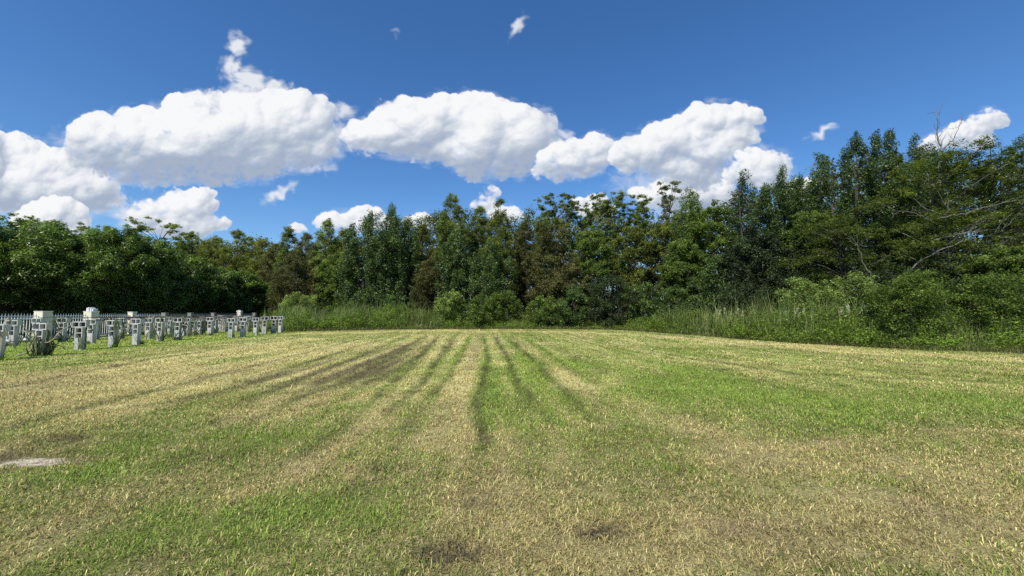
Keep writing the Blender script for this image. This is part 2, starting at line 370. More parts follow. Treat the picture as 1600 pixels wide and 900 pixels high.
def mk_blades(name, parts, m):
    V = []; Lp = []; St = []; T = []; Cc = []; bv = 0; bl = 0
    for v, l, s, t, c in parts:
        V.append(v); Lp.append(l+bv); St.append(s+bl); T.append(t); Cc.append(c); bv += len(v); bl += len(l)
    me = mesh(name, np.concatenate(V), np.concatenate(Lp), np.concatenate(St), np.concatenate(T))
    attr(me, 'tone', np.concatenate(Cc), 'FACE', 'FLOAT_COLOR')
    return link(name, me, m)
def grass_tones(x, y, n):
    st, gr, dk = field(x, y); q = R.random(n)
    isst = q < (.08+.84*st)
    r1 = R.random(n)[:, None]; r2 = R.random(n)[:, None]
    g = GRN*(1-r1)+GRN2*r1; g = g*(.75+.35*gr[:, None])+C(0,.03,0)*gr[:, None]
    s = STR*(1-r2)+STR2*r2; pk_ = sst(.1, .6, fbm(x*.9+20, y*1.1, 4, 95, .6))[:, None]; s = s*(1-.55*pk_)+C(.52,.37,.23)*.55*pk_; s = s*np.clip(R.lognormal(-.02, .36, n), .35, 1.6)[:, None]
    t = np.where(isst[:, None], s, g*R.uniform(.65, 1.5, n)[:, None])
    t = t*1.1
    return t*(1-.85*dk[:, None])+SOIL*.8*dk[:, None], st, gr, dk, isst
def build_grass():
    parts = []
    # y0, y1, blades per square metre, length, width
    for y0, y1, den, L0, W0 in ((1.9,3.4,7600,.046,.0056),(3.4,5.2,5000,.047,.0068),(5.2,8,2700,.050,.0092),(8,12,950,.055,.013),(12,19,360,.055,.022),(19,38,110,.055,.04)):
        hx = 1.36; A = hx*(y1*y1-y0*y0)
        n = int(A*den); u = R.random(n); y = np.sqrt(y0*y0+u*(y1*y1-y0*y0)); x = R.uniform(-hx, hx, n)*y
        tone, st, gr, dk, iss = grass_tones(x, y, n)
        cl = vn(x*9, y*9, 91)*.6+vn(x*2.3, y*2.3, 92)*.5
        k = (beyond(x, y) < .1)&(sand(x, y) < .45+.5*R.random(n))&(x > -25.8)&(R.random(n) > dk*.75-.1)&(R.random(n) < .35+cl)
        x, y, tone, st, gr, iss, cl, n = x[k], y[k], tone[k], st[k], gr[k], iss[k], cl[k], int(k.sum())
        L = L0*.86*R.lognormal(0, .28, n)*(.5+.8*cl); W = W0*R.uniform(.6, 1.3, n)
        lean = np.where(iss, R.uniform(.75, 1.55, n), R.uniform(.3, 1.35, n))
        # blades combed loosely by the mower
        ang = R.uniform(0, 2*PI, n)+0.
        lawn = (x < -15.6)&(y > 10); L = np.where(lawn, L*1.2, L)
        parts.append(blades(x, y, L, W, lean, tone, ang=ang))
    o = mk_blades('grass', parts, M['blade'])
    tag(o, 'short mown grass, straw coloured and green blades mixed', 'grass', kind='stuff')
build_grass()

# ------------------------------------------------------------------ clouds: puffs heaped up, sunlight and shade painted into their tones
def blur(a, sg):
    fy_ = np.fft.fftfreq(a.shape[0])[:, None]; fx_ = np.fft.rfftfreq(a.shape[1])[None]
    return np.fft.irfft2(np.fft.rfft2(a)*np.exp(-2*(PI*sg)**2*(fx_**2+fy_**2)), s=a.shape)
def cloud_field(sc):
    """tones and cover of the cumulus: every cloud is a heap of puffs, with sun and shade painted into its tones"""
    rg = np.random.default_rng(21)
    pxs = np.arange(-260, 1860, sc); pys = np.arange(-20, 470, sc)
    PX, PY = np.meshgrid(pxs, pys)
    WX = PX+7*fbm(PX/55, PY/55, 4, 101)+2.6*fbm(PX/12, PY/12, 3, 102); WY = PY+6*fbm(PX/55, PY/55, 4, 103)+2.6*fbm(PX/12, PY/12, 3, 104)
    A = [ # cloud by cloud, far ones first: (distance, softness of base, puffs: cx, cy, rx, ry)
     (.55,[(15,240,62,28),(60,268,80,34),(112,296,72,36),(30,300,60,40),(155,316,44,18),(-60,260,70,60),(-160,300,90,60),(70,310,90,30)]),
     (.45,[(1075,298,64,26),(1035,312,38,20),(1110,306,46,26),(1000,300,20,12)]),
     (.9,[(165,214,62,36),(230,216,80,40),(300,190,52,40),(322,168,38,24),(330,220,120,60),(400,200,78,50),(455,192,60,44),(482,180,34,28),(400,245,92,34),(250,258,110,32),(330,272,66,18),(150,238,50,28),(470,232,58,32)]),
     (.8,[(570,215,38,24),(600,193,26,22),(640,198,58,42),(690,183,50,32),(740,184,60,32),(790,212,76,48),(760,240,80,38),(832,225,40,32),(700,232,82,28),(785,264,38,18),(862,215,22,9)]),
     (.7,[(880,257,42,26),(930,236,36,25),(905,245,54,28),(855,265,22,14)]),
     (.75,[(1005,240,50,28),(1060,215,52,30),(1110,190,52,26),(1155,183,38,19),(1100,232,66,30),(1040,262,46,20),(1150,212,34,20),(1080,276,50,24),(980,252,28,20)]),
     (.2,[(1185,265,45,30),(1210,257,32,20),(1152,272,22,18),(1260,300,40,20)]),
     (.3,[(1545,188,30,16),(1510,205,38,17),(1475,222,36,15),(1520,222,34,13),(1440,235,20,10)]),
     (.05,[(85,340,50,30),(60,345,40,24),(118,352,26,20)]),
     (.1,[(235,338,38,24),(300,325,34,26),(314,303,26,10),(280,350,62,22),(345,350,18,10),(272,312,12,16)]),
     (.2,[(520,345,30,11),(570,336,28,15),(545,350,50,14),(600,348,20,11),(655,346,25,12),(465,358,20,8)]),
     (.1,[(768,299,14,11),(755,322,22,12),(790,335,30,14)]),(.1,[(905,320,15,11),(932,313,18,11),(930,328,36,12)]),(.4,[(1700,250,70,34),(1790,270,70,40)])]
    W = [ # wisps: cx, cy, rx, ry, tilt, strength
     (370,70,16,18,0,1.),(362,104,16,18,0,.9),(388,124,34,20,-.3,1.1),(426,136,26,12,0,1.),(372,142,26,14,0,.9),(400,152,44,16,0,.7),
     (808,42,8,20,-.7,.8),(436,302,32,9,.5,.85),(1286,204,24,7,.45,.85),(535,175,20,14,0,.8),(512,262,12,6,0,.45),(568,188,9,6,0,.5),(520,215,26,34,0,.7),(1178,240,26,18,0,.6),(620,50,6,6,0,.25),(200,335,34,22,0,.7),(130,235,50,34,0,.6),(1020,290,60,30,0,.5),(880,212,18,7,0,.7),(60,240,60,18,-.2,.6),(1080,330,80,24,0,.5),(480,250,40,24,0,.7)]
    cov = np.zeros(PX.shape); tone = np.full(PX.shape, .9)
    def win(cx, cy, rx, ry):
        x0 = int(max(0, (cx-rx-14+260)/sc)); x1 = int(min(len(pxs), (cx+rx+14+260)/sc+1)); y0 = int(max(0, (cy-ry-14+20)/sc)); y1 = int(min(len(pys), (cy+ry+14+20)/sc+1))
        return slice(y0, y1), slice(x0, x1)
    for soft, grp in A:
        ymin = min(c[1]-c[3] for c in grp); ymax = max(c[1]+c[3] for c in grp); hg = ymax-ymin
        H = np.full(PX.shape, -30.)
        def puff(cx, cy, cz, rx, ry, rz):
            w_ = win(cx, cy, rx, ry)
            if w_[0].stop <= w_[0].start or w_[1].stop <= w_[1].start: return
            q = ((WX[w_]-cx)/rx)**2+((WY[w_]-cy)/ry)**2
            H[w_] = np.maximum(H[w_], np.where(q < 1, cz+np.sqrt(np.clip(1-q, 0, 1))*rz, -30))
        for cx, cy, rx, ry in grp:
            m_ = min(rx, ry); puff(cx, cy, 0, rx*.93, ry*.93, m_*.8)
            for lev, (k, f) in enumerate(((26, .42), (70, .22), (150, .11))):
                for _ in range(int(k*(rx*ry/1600)**.7*(1+.8*(lev == 2)))+6):
                    a = rg.uniform(0, 2*PI); z = rg.uniform(-.1, 1); q = math.sqrt(1-z*z if z > 0 else 1)
                    sz = m_*f*rg.uniform(.6, 1.3); dy = math.sin(a)*q
                    if lev and dy > .35 and soft > .3: continue
                    puff(cx+math.cos(a)*q*rx*(1-f*.35), cy+dy*ry*(1-f*.35), max(z, 0)*m_*.8, sz*1.1, sz*(.95 if dy < .3 else .6), sz*.9)
        inside = (H > -20).astype(float); Hc = np.where(H > -20, H, 0)
        xa = int(max(0, (min(c[0]-c[2] for c in grp)-60+260)/sc)); xb = int((max(c[0]+c[2] for c in grp)+60+260)/sc)
        ya = int(max(0, (ymin-60+20)/sc)); yb = int((ymax+60+20)/sc); full = (PX, PY, tone, cov)
        PX, PY, tone, cov, inside, Hc = [a_[ya:yb, xa:xb] for a_ in (PX, PY, tone, cov, inside, Hc)]
        b = np.clip((PY-ymin)/hg, 0, 1)
        # edge: crisp above, frayed below
        e1 = blur(inside, 1.2/sc); e2 = blur(inside, 4.5/sc); e3 = blur(inside, 9/sc)
        k = np.clip(sst(.35, .95, b)*soft*1.3+.12+.9*sst(-.1, .5, fbm(PX/70, PY/70, 3, 306)), 0, 1)
        er = e1*(1-k)+(e2*.5+e3*.5)*k
        fr = fbm(PX/26, PY/20, 3, 301, .6)*.55+fbm(PX/9, PY/7.5, 3, 302, .55)*.34
        al = sst(.33, .82+.26*k, er+fr*(.45+1.25*k)*(.4+1.2*er*(1-er)*2))
        al = al*np.clip(1-.22*sst(.1, .7, fbm(PX/40, PY/30, 4, 307))*soft*sst(.1, .9, 1-e3+.3), .5, 1)
        al = np.maximum(al, .5*soft**.5*sst(.30, .95, blur(inside, 13/sc)+.75*fbm(PX/42, PY/20, 5, 308, .6)*np.clip(blur(inside, 13/sc)*3, 0, 1)))
        lam = 0
        for sg, wt in ((1.6, .16), (4, .3), (9, .32), (20, .22)):
            h = blur(Hc, sg/sc); nm = np.clip(blur(inside, sg/sc), 0, 1)+.02; h = h/nm**.6+(fbm(PX/(sg*5+8), PY/(sg*4+6), 4, 310+int(sg), .6)*sg*.55)
            gy, gx = np.gradient(h/sc); nz = 1/np.sqrt(gx*gx+gy*gy+1)
            lam = lam+wt*(-.40*(-gx*nz)*-1*-1+.62*(gy*nz)+.66*nz)
        ao = np.clip((Hc-blur(Hc, 7/sc))/10, -1, .6)*inside
        s_ = .775+.60*(lam-.46)+.07*ao-soft*.34*sst(.38, 1.0, b+.12*fbm(PX/45, PY/30, 3, 303))*np.clip(blur(inside, 9/sc), 0, 1)**1.5
        s_ = s_+.075*fbm(PX/34, PY/24, 6, 305, .62)+.10*(1-sst(.3, 1., er))
        thin = np.clip(er, 0, 1)
        tone[...] = tone*(1-al)+s_*al; cov[...] = cov+(1-cov)*al*np.clip(.9+.15*thin, 0, 1)
        PX, PY, tone, cov = full
    aw = np.zeros(PX.shape); fil = fbm(PX/24+1.5*gn(PX/50, PY/50, 7), PY/18, 6, 230, .62)
    for cx, cy, rx, ry, t, s in W:
        X = PX-cx+8*gn(PX/14, PY/14, 231); Y = -(PY-cy)+8*gn(PX/14, PY/14, 232)
        q = np.sqrt(((X*math.cos(t)+Y*math.sin(t))/rx)**2+((-X*math.sin(t)+Y*math.cos(t))/ry)**2)
        aw = np.maximum(aw, s*sst(1.35, .15, q-.75*fil))
    aw = np.clip(aw, 0, .88)
    tone = np.where(cov > .01, tone, .86+.1*aw); al2 = np.maximum(cov, aw)
    tone = np.clip(tone, .5, 1.0)[..., None]
    # painted sun and shade: tops white, bases blue grey
    pts = [.5, .66, .78, .88, 1.0]
    rgb = np.stack([np.interp(tone[..., 0], pts, c) for c in ((.38,.48,.62,.78,.94), (.45,.545,.675,.81,.945), (.58,.65,.755,.865,.955))], 2)
    return PX, PY, rgb, al2
def build_clouds():
    sc = 1.35
    PX, PY, rgb, al2 = cloud_field(sc)
    Rr = 3000.
    u = ((PX-800)/F)/(math.cos(PITCH)-((450-PY)/F)*math.sin(PITCH)); v = (math.sin(PITCH)+((450-PY)/F)*math.cos(PITCH))/(math.cos(PITCH)-((450-PY)/F)*math.sin(PITCH))
    d = np.stack([u, np.ones_like(u), v], 2); d /= np.linalg.norm(d, axis=2)[..., None]; P = d*Rr
    P[..., 2] += CAMH
    n, mm = PX.shape[1], PX.shape[0]
    i = (np.arange(mm-1)[:, None]*n+np.arange(n-1)[None])
    keep = (np.maximum.reduce([al2[:-1, :-1], al2[1:, :-1], al2[:-1, 1:], al2[1:, 1:]]) > .004)
    i = i[keep]; Q = np.stack([i, i+n, i+n+1, i+1], 1)
    used, inv = np.unique(Q.ravel(), return_inverse=True)
    me = quads('clouds', P.reshape(-1, 3)[used], inv.reshape(-1, 4), True)
    attr(me, 'tone', rgb.reshape(-1, 3)[used], 'POINT', 'FLOAT_COLOR'); attr(me, 'cover', al2.ravel()[used], 'POINT')
    m, nn, o = newmat('cloud_vapour')
    a = N(nn, 'ShaderNodeAttribute', attribute_name='tone'); c = N(nn, 'ShaderNodeAttribute', attribute_name='cover')
    e = N(nn, 'ShaderNodeEmission', i_Strength=1.0); t = N(nn, 'ShaderNodeBsdfTransparent'); x = N(nn, 'ShaderNodeMixShader')  # emission carries the painted tones, no lamp lights the clouds
    nn.links.new(a.outputs['Color'], e.inputs[0]); nn.links.new(c.outputs['Fac'], x.inputs[0])
    nn.links.new(t.outputs[0], x.inputs[1]); nn.links.new(e.outputs[0], x.inputs[2]); nn.links.new(x.outputs[0], o.inputs[0])
    try: m.cycles.emission_sampling = 'NONE'
    except Exception: pass
    tag(link('clouds', me, m), 'white cumulus clouds in a deep blue sky', None, kind='structure')
build_clouds()

# ------------------------------------------------------------------ foliage
def unit(v): return v/(np.linalg.norm(v, axis=-1, keepdims=True)+1e-9)
def leaf_mesh(name, cl, per, L, W, up=.5, outw=.6, droop=.2, vert=0., shell=.55, tint0=.0):
    """cl: clumps (x,y,z,rx,ry,rz,bright); leaves are small kite shaped faces spread through each clump"""
    cl = np.asarray(cl, float); k = len(cl); vol = (cl[:, 3]*cl[:, 4]*cl[:, 5])**(1/3.)
    cnt = np.maximum(6, (per*(vol/vol.mean())**2).astype(int)); idx = np.repeat(np.arange(k), cnt); n = len(idx)
    d = unit(R.normal(size=(n, 3))); r = shell+(1-shell)*R.random(n); r = r*R.uniform(.7, 1.25, n)
    c = cl[idx, :3]+d*cl[idx, 3:6]*r[:, None]
    nr = unit(d*outw+C(0, 0, up)+R.normal(size=(n, 3))*.42)
    t = R.normal(size=(n, 3)); t[:, 2] += vert; t = t+d*.5; t[:, 2] -= droop
    t = unit(t-nr*np.sum(t*nr, 1)[:, None]); s = np.cross(nr, t)
    Ls = L*R.uniform(.6, 1.3, n)[:, None]; Ws = W*R.uniform(.7, 1.3, n)[:, None]*.5
    V = np.stack([c, c+t*Ls*.45+s*Ws, c+t*Ls-nr*Ls*.12, c+t*Ls*.45-s*Ws], 1)
    me = quads(name, V.reshape(-1, 3), np.arange(n*4).reshape(-1, 4))
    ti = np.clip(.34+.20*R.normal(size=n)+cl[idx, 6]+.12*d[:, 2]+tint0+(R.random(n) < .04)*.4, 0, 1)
    attr(me, 'tint', ti)
    return me
def spray(cl, k, f=.45, sp=1.0):
    """smaller clumps sprouting from the surface of the big ones, so the outline breaks up"""
    cl = np.asarray(cl); i = R.integers(0, len(cl), k); d = unit(R.normal(size=(k, 3))+C(0, 0, .3))
    o = cl[i].copy(); o[:, :3] += d*cl[i, 3:6]*sp; o[:, 3:6] *= R.uniform(.3, .7, (k, 1))*f/.45*.8; o[:, 6] += R.normal(0, .08, k)+.04
    return np.concatenate([cl, o])
def leader(cx, cy, z0, z1, r, k, shape='point', cr=.5, flat=1.0, br=0.):
    t = R.random(k)**.85
    wdt = {'point': lambda t: (1-t)**.62*(t+.25)**.35*1.25, 'dome': lambda t: np.sqrt(np.clip(1-(2*t-1)**2*.9, 0, 1)),
           'flat': lambda t: .35+.65*np.sin(np.clip(t*1.15, 0, 1)*PI*.62), 'spire': lambda t: (1-t)**.5*(.55+.5*np.sin(t*2.6))*1.15+.05, 'col': lambda t: (1-t**5)*(.75+.25*np.sin(t*6))}[shape](t)
    a = R.uniform(0, 2*PI, k); q = np.sqrt(R.uniform(.12, 1, k))
    s = cr*R.uniform(.65, 1.35, k)*(1-.3*t)
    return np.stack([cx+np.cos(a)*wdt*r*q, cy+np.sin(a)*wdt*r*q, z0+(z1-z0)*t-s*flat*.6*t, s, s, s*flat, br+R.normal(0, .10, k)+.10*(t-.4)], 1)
def trunk_mesh(name, h, r, cl, limbs, lean=0., forks=1, zmin=.25, lr=.35):
    b = MB(); q = R.uniform(-.3, .3, 2)
    for f in range(forks):
        o = R.uniform(-.8, .8, 2)*(forks > 1)*h*.09
        ts = np.linspace(0, 1, 9)*(1 if f == 0 else .82); P = np.stack([lean*h*ts**1.5+q[0]*np.sin(ts*3)+o[0]*ts, q[1]*np.sin(ts*2.4)+o[1]*ts, h*ts-.1*(ts == 0)], 1)
        b.tube(P, r*(1-.97*ts)+.004+.35*r*np.exp(-ts*25), 7)
    cl = np.asarray(cl)
    for i in R.integers(0, len(cl), limbs):
        e = cl[i, :3]; z = np.clip(e[2]-R.uniform(.3, .8)*math.hypot(e[0], e[1])-.3, h*zmin, h*.9); t0 = z/h
        p0 = np.array([lean*h*t0**1.5+q[0]*math.sin(t0*3), q[1]*math.sin(t0*2.4), z]); ts = np.linspace(0, 1, 5)[:, None]
        mid = p0*.5+e*.5+np.array([0, 0, .15*(e[2]-z)+.1])+R.normal(0, .12, 3)
        P = (1-ts)**2*p0+2*ts*(1-ts)*mid+ts**2*e
        rr = r*(1-.85*t0)*lr+.012
        b.tube(P, rr*(1-.75*ts[:, 0])+.008, 5)
    return b.me(name, True)
def grow(sp, px, ty, Y, hw, by=470, mat=None, dens=1.0):
    """clumps, leaf settings and trunk settings of one tree seen at px with its top at ty"""
    X, top = at(px, ty, Y); r = hw/F*Y*1.12; z0 = max(.2, at(px, by, Y)[1]); H = top
    q = Y/42.
    if sp == 'laurel':
        L = [leader(0, 0, z0, H, r*.75, int(34*dens), 'point', .55*q**.5, 1.5)]
        for _ in range(9):
            a = R.uniform(0, 2*PI); d = R.uniform(.3, .85)*r; zt = z0+(H-z0)*R.uniform(.6, .97)
            L.append(leader(math.cos(a)*d, math.sin(a)*d, z0, zt, r*.45, int(20*dens), 'point', .42*q**.5, 1.7))
        cl = spray(np.concatenate(L), int(230*dens), .5, 1.15); s = dict(per=66, L=.18*q**.6, W=.075*q**.6, up=.35, outw=.8, vert=.6, droop=-.1); return X, H, cl, s, dict(limbs=26, forks=2)
    if sp == 'cypress':
        L = [leader(R.normal(0, .1), 0, z0, H, r*.95, int(115*dens), 'spire', .50*q**.5, .75)]
        for _ in range(3):
            a = R.uniform(0, 2*PI); d = r*.45; L.append(leader(math.cos(a)*d, math.sin(a)*d, z0+(H-z0)*.2, z0+(H-z0)*R.uniform(.6, .92), r*.55, int(38*dens), 'spire', .40*q**.5, .8))
        cl = spray(np.concatenate(L), int(260*dens), .42, 1.25); s = dict(per=62, L=.155*q**.6, W=.045*q**.6, up=.3, outw=.4, vert=.5, droop=.0, shell=.05); return X, H, cl, s, dict(limbs=34, forks=1, lr=.3)
    if sp == 'umbrella':
        L = [leader(0, 0, H-(H-z0)*.30, H, r, int(34*dens), 'flat', .42*q**.5, .45), leader(0, 0, z0-1, H-(H-z0)*.25, r*.75, int(46*dens), 'flat', .40*q**.5, .5)]
        cl = spray(np.concatenate(L), int(260*dens), .38, 1.5); s = dict(per=56, L=.15*q**.6, W=.045*q**.6, up=.3, outw=.4, droop=.1, shell=.05); return X, H, cl, s, dict(limbs=28, forks=1, lr=.35)
    if sp == 'round':
        L = [leader(0, 0, z0, H, r*.85, int(80*dens), 'dome', .60*q**.5, .85)]
        cl = spray(np.concatenate(L), int(240*dens), .5, 1.2); s = dict(per=90, L=.17*q**.6, W=.085*q**.6, up=.6, outw=.6, droop=.3, shell=.35); return X, H, cl, s, dict(limbs=20, forks=2)
    if sp == 'layer':                     # wide flat tiers of fine foliage on long limbs
        cs = []
        for _ in range(int(34*dens)):
            t = R.random()**.8; a = R.uniform(0, 2*PI); d = r*R.uniform(.15, 1.)*(1-.45*t**3); zz = z0+(H-z0)*t; sz = R.uniform(.6, 1.15)*q**.5
            for _ in range(4): cs.append((math.cos(a)*d+R.normal(0, .7)*sz, math.sin(a)*d+R.normal(0, .7)*sz, zz+R.normal(0, .22), .68*sz, .68*sz, .34*sz, R.normal(0, .09)+.08*t))
        cl = spray(np.array(cs), int(60*dens), .5, 1.15); s = dict(per=62, L=.15, W=.055, up=1.1, outw=.15, droop=.1, shell=.1); return X, H, cl, s, dict(limbs=44, forks=2, lr=.4, zmin=.12)
    if sp == 'mango':
        L = [leader(0, 0, z0, H, r*.95, int(70*dens), 'dome', .75, .85)]
        cl = spray(np.concatenate(L), int(260*dens), .5, 1.1); s = dict(per=120, L=.19, W=.065, up=.75, outw=.75, droop=.7, shell=.45); return X, H, cl, s, dict(limbs=16, forks=2)
    if sp == 'shrub':
        L = [leader(0, 0, .15, H, r*.9, int(44*dens), 'dome', .42*min(1, H/3), .9)]
        cl = spray(np.concatenate(L), int(170*dens), .55, 1.3); s = dict(per=48, L=.15*q**.5, W=.062*q**.5, up=.5, outw=.6, vert=.3, droop=.1, shell=.45); return X, H, cl, s, dict(limbs=14, forks=3)
def plant_tree(name, label, cat, group, sp, px, ty, Y, hw, by=470, mat='laurel', dens=1.0, bark='bark', bright=0., tr=None):
    X, H, cl, s, t = grow(sp, px, ty, Y, hw, by, mat, dens)
    cl[:, 2] = np.maximum(cl[:, 2], .25); cl[:, 6] += bright
    root = thing(name, label, cat, (X, Y, 0), group)
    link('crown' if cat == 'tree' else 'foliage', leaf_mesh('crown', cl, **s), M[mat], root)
    link('trunk' if cat == 'tree' else 'stems', trunk_mesh('trunk', H*(.88 if cat == 'tree' else .6), tr or (.012*H+.03), cl, t['limbs'], forks=t['forks'], zmin=t.get('zmin', .25), lr=t.get('lr', .35)), M[bark], root)
    return root
FG = 'trees of the woodland beyond the field'
T = [ # far left, behind the orchard
 ('bald_cypress','olive cypress showing over the orchard at the left border of the photo','cypress',-60,330,62,60,470,'olive',.8),
 ('bald_cypress','flat topped cypress rising over the leftmost orchard crown','umbrella',22,334,58,40,470,'cypress',1),
 ('bald_cypress','small grey green crown peeping over the orchard below the low left cloud','umbrella',105,349,62,34,470,'cypress',1),
 ('bald_cypress','low grey green crown peeping over the orchard below the left cloud bank','cypress',160,350,62,36,470,'cypress',.9),
 ('bald_cypress','olive crown behind the orchard just left of the spreading flat top','cypress',205,356,62,34,470,'olive',.9),
 ('bald_cypress','spreading flat topped tree standing above the orchard under the small white cloud','umbrella',250,346,55,42,470,'cypress',1.1),
 ('bald_cypress','rusty olive cypress just right of the spreading flat top over the orchard','cypress',300,364,60,34,470,'olive',1),
 ('bald_cypress','yellow olive cypress behind the right half of the orchard','cypress',335,368,60,32,470,'olive',1),
 ('bald_cypress','rounded rusty olive cypress with the highest crown above the orchard end','cypress',372,360,60,34,470,'olive',1.1),
 ('bald_cypress','rusty cypress just right of the orchard end','cypress',408,371,60,30,470,'olive',1),
 ('bald_cypress','dull brown cypress low between the orchard end and the pointed dark crown','cypress',432,380,58,26,470,'brown',1),
 ('bald_cypress','narrow dark green cypress with pointed crown right of the orchard','cypress',453,354,54,20,480,'cypress',1),
 ('bald_cypress','grey brown cypress behind the tall weeds right of the orchard','cypress',482,362,55,26,480,'brown',1),
 ('bald_cypress','grey cypress with feathery pointed top left of the twin dark laurels','cypress',514,342,55,26,480,'cypress',1),
 ('bald_cypress','brownish cypress just left of the twin dark laurels','cypress',540,356,56,28,480,'olive',1),
 ('young_tree','thin brown grey tree in front of the cypresses behind the leftmost weeds','cypress',462,392,48,34,490,'brown',.9),
 ('young_tree','light green tree leaning on the left side of the twin dark laurels','round',530,396,46,30,485,'green',.7),
 # the dark laurels of the centre left
 ('laurel_tree','dark laurel with blunt top, left one of the twin dark laurels','laurel',574,341,44,30,480,'laurel',1),
 ('laurel_tree','tallest dark laurel of the twins with spiky pointed top','laurel',612,320,44,32,480,'laurel',1.1),
 ('laurel_tree','slim dark laurel spire on the right side of the twins','laurel',637,338,46,20,480,'laurel',.8),
 ('bald_cypress','yellow green cypress right of the twin dark laurels','cypress',663,348,50,26,480,'olive',1),
 ('bald_cypress','brown green cypress low in front of the tall feathery cypress','cypress',672,405,44,28,490,'brown',.9),
 ('tall_cypress','tall feathery grey green cypress, the highest of the centre left','cypress',708,302,46,30,460,'cypress',1.4),
 ('bald_cypress','grey green cypress between the tall feathery one and the bronze topped one','cypress',748,322,50,28,460,'cypress',1.2),
 ('laurel_tree','dark laurel standing in front of the tall feathery cypress','laurel',712,360,43,28,485,'laurel',.8),
 ('bronze_cypress','thick crowned bronze green cypress with pale bare trunk','cypress',783,310,44,26,480,'olive',1.3),
 ('laurel_tree','dark broadleaf tree in front of the bronze topped cypress','laurel',768,372,42,30,490,'laurel',.9),
 ('bald_cypress','dull brown green tree right of the bronze topped cypress','cypress',822,345,46,26,480,'brown',1.1),
 ('bald_cypress','thin dark cypress at the left foot of the umbrella topped one','cypress',846,330,52,20,470,'cypress',.9),
 ('umbrella_cypress','umbrella topped pale green cypress on a bare thin trunk','umbrella',868,304,48,26,420,'cypress',1.1),
 ('umbrella_cypress','small dark flat topped cypress right of the umbrella topped one','umbrella',908,318,50,24,430,'cypress',1.1),
 ('umbrella_cypress','tall pale grey green cypress with loose layered crown','umbrella',952,302,49,30,420,'cypress',1.4),
 ('umbrella_cypress','dark layered cypress between the loose pale crown and the bare thin tree','umbrella',993,311,49,24,430,'cypress',1.2),
 ('brown_tree','large brownish broadleaf tree with withered leaves in the centre of the wood','round',862,352,43,42,485,'brown',1.1),
 ('brown_tree','green brown tree filling the gap under the loose pale cypress','round',925,358,44,34,480,'green',.9),
 ('brown_tree','red brown tree low behind the dark thicket','round',890,412,40,34,498,'brown',.9),
 ('brown_tree','olive green tree under the dark layered cypress','round',985,352,45,32,480,'olive',.9),
 ('bare_cypress','nearly bare grey tree with thin upright twigs against the white cloud','umbrella',1045,287,48,17,400,'greyl',.55),
 ('brown_tree','olive brown tree under the nearly bare grey one','round',1035,350,44,30,480,'olive',.9),
 ('green_tree','fresh green tree with pointed top right of the nearly bare grey one','laurel',1076,294,42,32,480,'green',1.2),
 ('green_tree','broad rounded green tree left of the dark laurels of the right side','round',1112,318,40,40,480,'green',1.1),
 ('green_tree','mid green tree low below the pointed fresh green one','round',1068,372,39,36,490,'green',1),
 # right hand side
 ('dark_laurel','dark laurel with two spiky tops against the rightmost central cloud','laurel',1163,266,37,34,470,'laurel',1.1),
 ('dark_laurel','dark laurel with spiky crown touching the small round cloud','laurel',1222,253,36,34,470,'laurel',1.2),
 ('dark_laurel','shaggy dark laurel leaning left of the highest tree','laurel',1283,238,33,34,470,'laurel',1.1),
 ('dark_laurel','highest dark laurel of the right side with wide shaggy top','laurel',1335,212,31,38,460,'laurel',1.3),
 ('dark_laurel','broad dark laurel with the highest crown right of centre','laurel',1388,203,30,46,460,'laurel',1.5),
 ('dark_laurel','dark laurel behind the dead snag','laurel',1440,222,31,36,460,'laurel',1.1),
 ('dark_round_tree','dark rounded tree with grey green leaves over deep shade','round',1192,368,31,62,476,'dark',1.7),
 ('dark_round_tree','dark rounded tree low at the left foot of the big dark one','round',1122,400,33,44,490,'laurel',1.1),
 ('green_tree','mid green tree crown between the dark rounded tree and the highest laurel','round',1262,330,31,46,460,'green',1.2),
 ('layered_tree','layered tree with feathery tiers and drooping branches below the highest laurel','layer',1318,330,26,66,450,'cypress',1.1),
 ('layered_tree','layered tree with wide flat tiers and pale bare limbs','layer',1462,238,25,78,430,'cypress',1.7),
 ('layered_tree','layered tree with flat tiers near the right border of the photo','layer',1546,232,24,66,430,'cypress',1.5),
 ('dark_laurel','dark laurel rising at the right border of the photo','laurel',1588,205,28,42,450,'laurel',1.2),
 ('dark_laurel','dark laurel just outside the right border of the photo','laurel',1680,215,27,60,450,'laurel',1.2),
 ('layered_tree','low layered tree below the pale limbs at the right','layer',1470,335,23,66,455,'cypress',1.1),
 ('green_tree','fresh green tree low at the right border of the photo','round',1590,385,20,58,480,'green',1.2),
 ('green_tree','green tree low behind the shrubs right of the pale limbs','round',1500,410,22,40,480,'green',.9),
 ('green_tree','green tree outside the right border','round',1700,350,20,80,480,'green',1.2),
]
for nm, lb, sp, px, ty, Y, hw, by, mat, dens in T:
    plant_tree(nm, lb, 'tree', FG, sp, px, ty, Y, hw, by, mat, dens, 'palebark' if 'pale' in lb or 'bare' in lb or 'grey' in lb else 'bark',
               bright=(.05 if 'pale' in lb else 0)+(.20 if Y > 54 else 0)-(.20 if px > 1140 and sp == 'layer' else .10 if px > 1140 else 0))
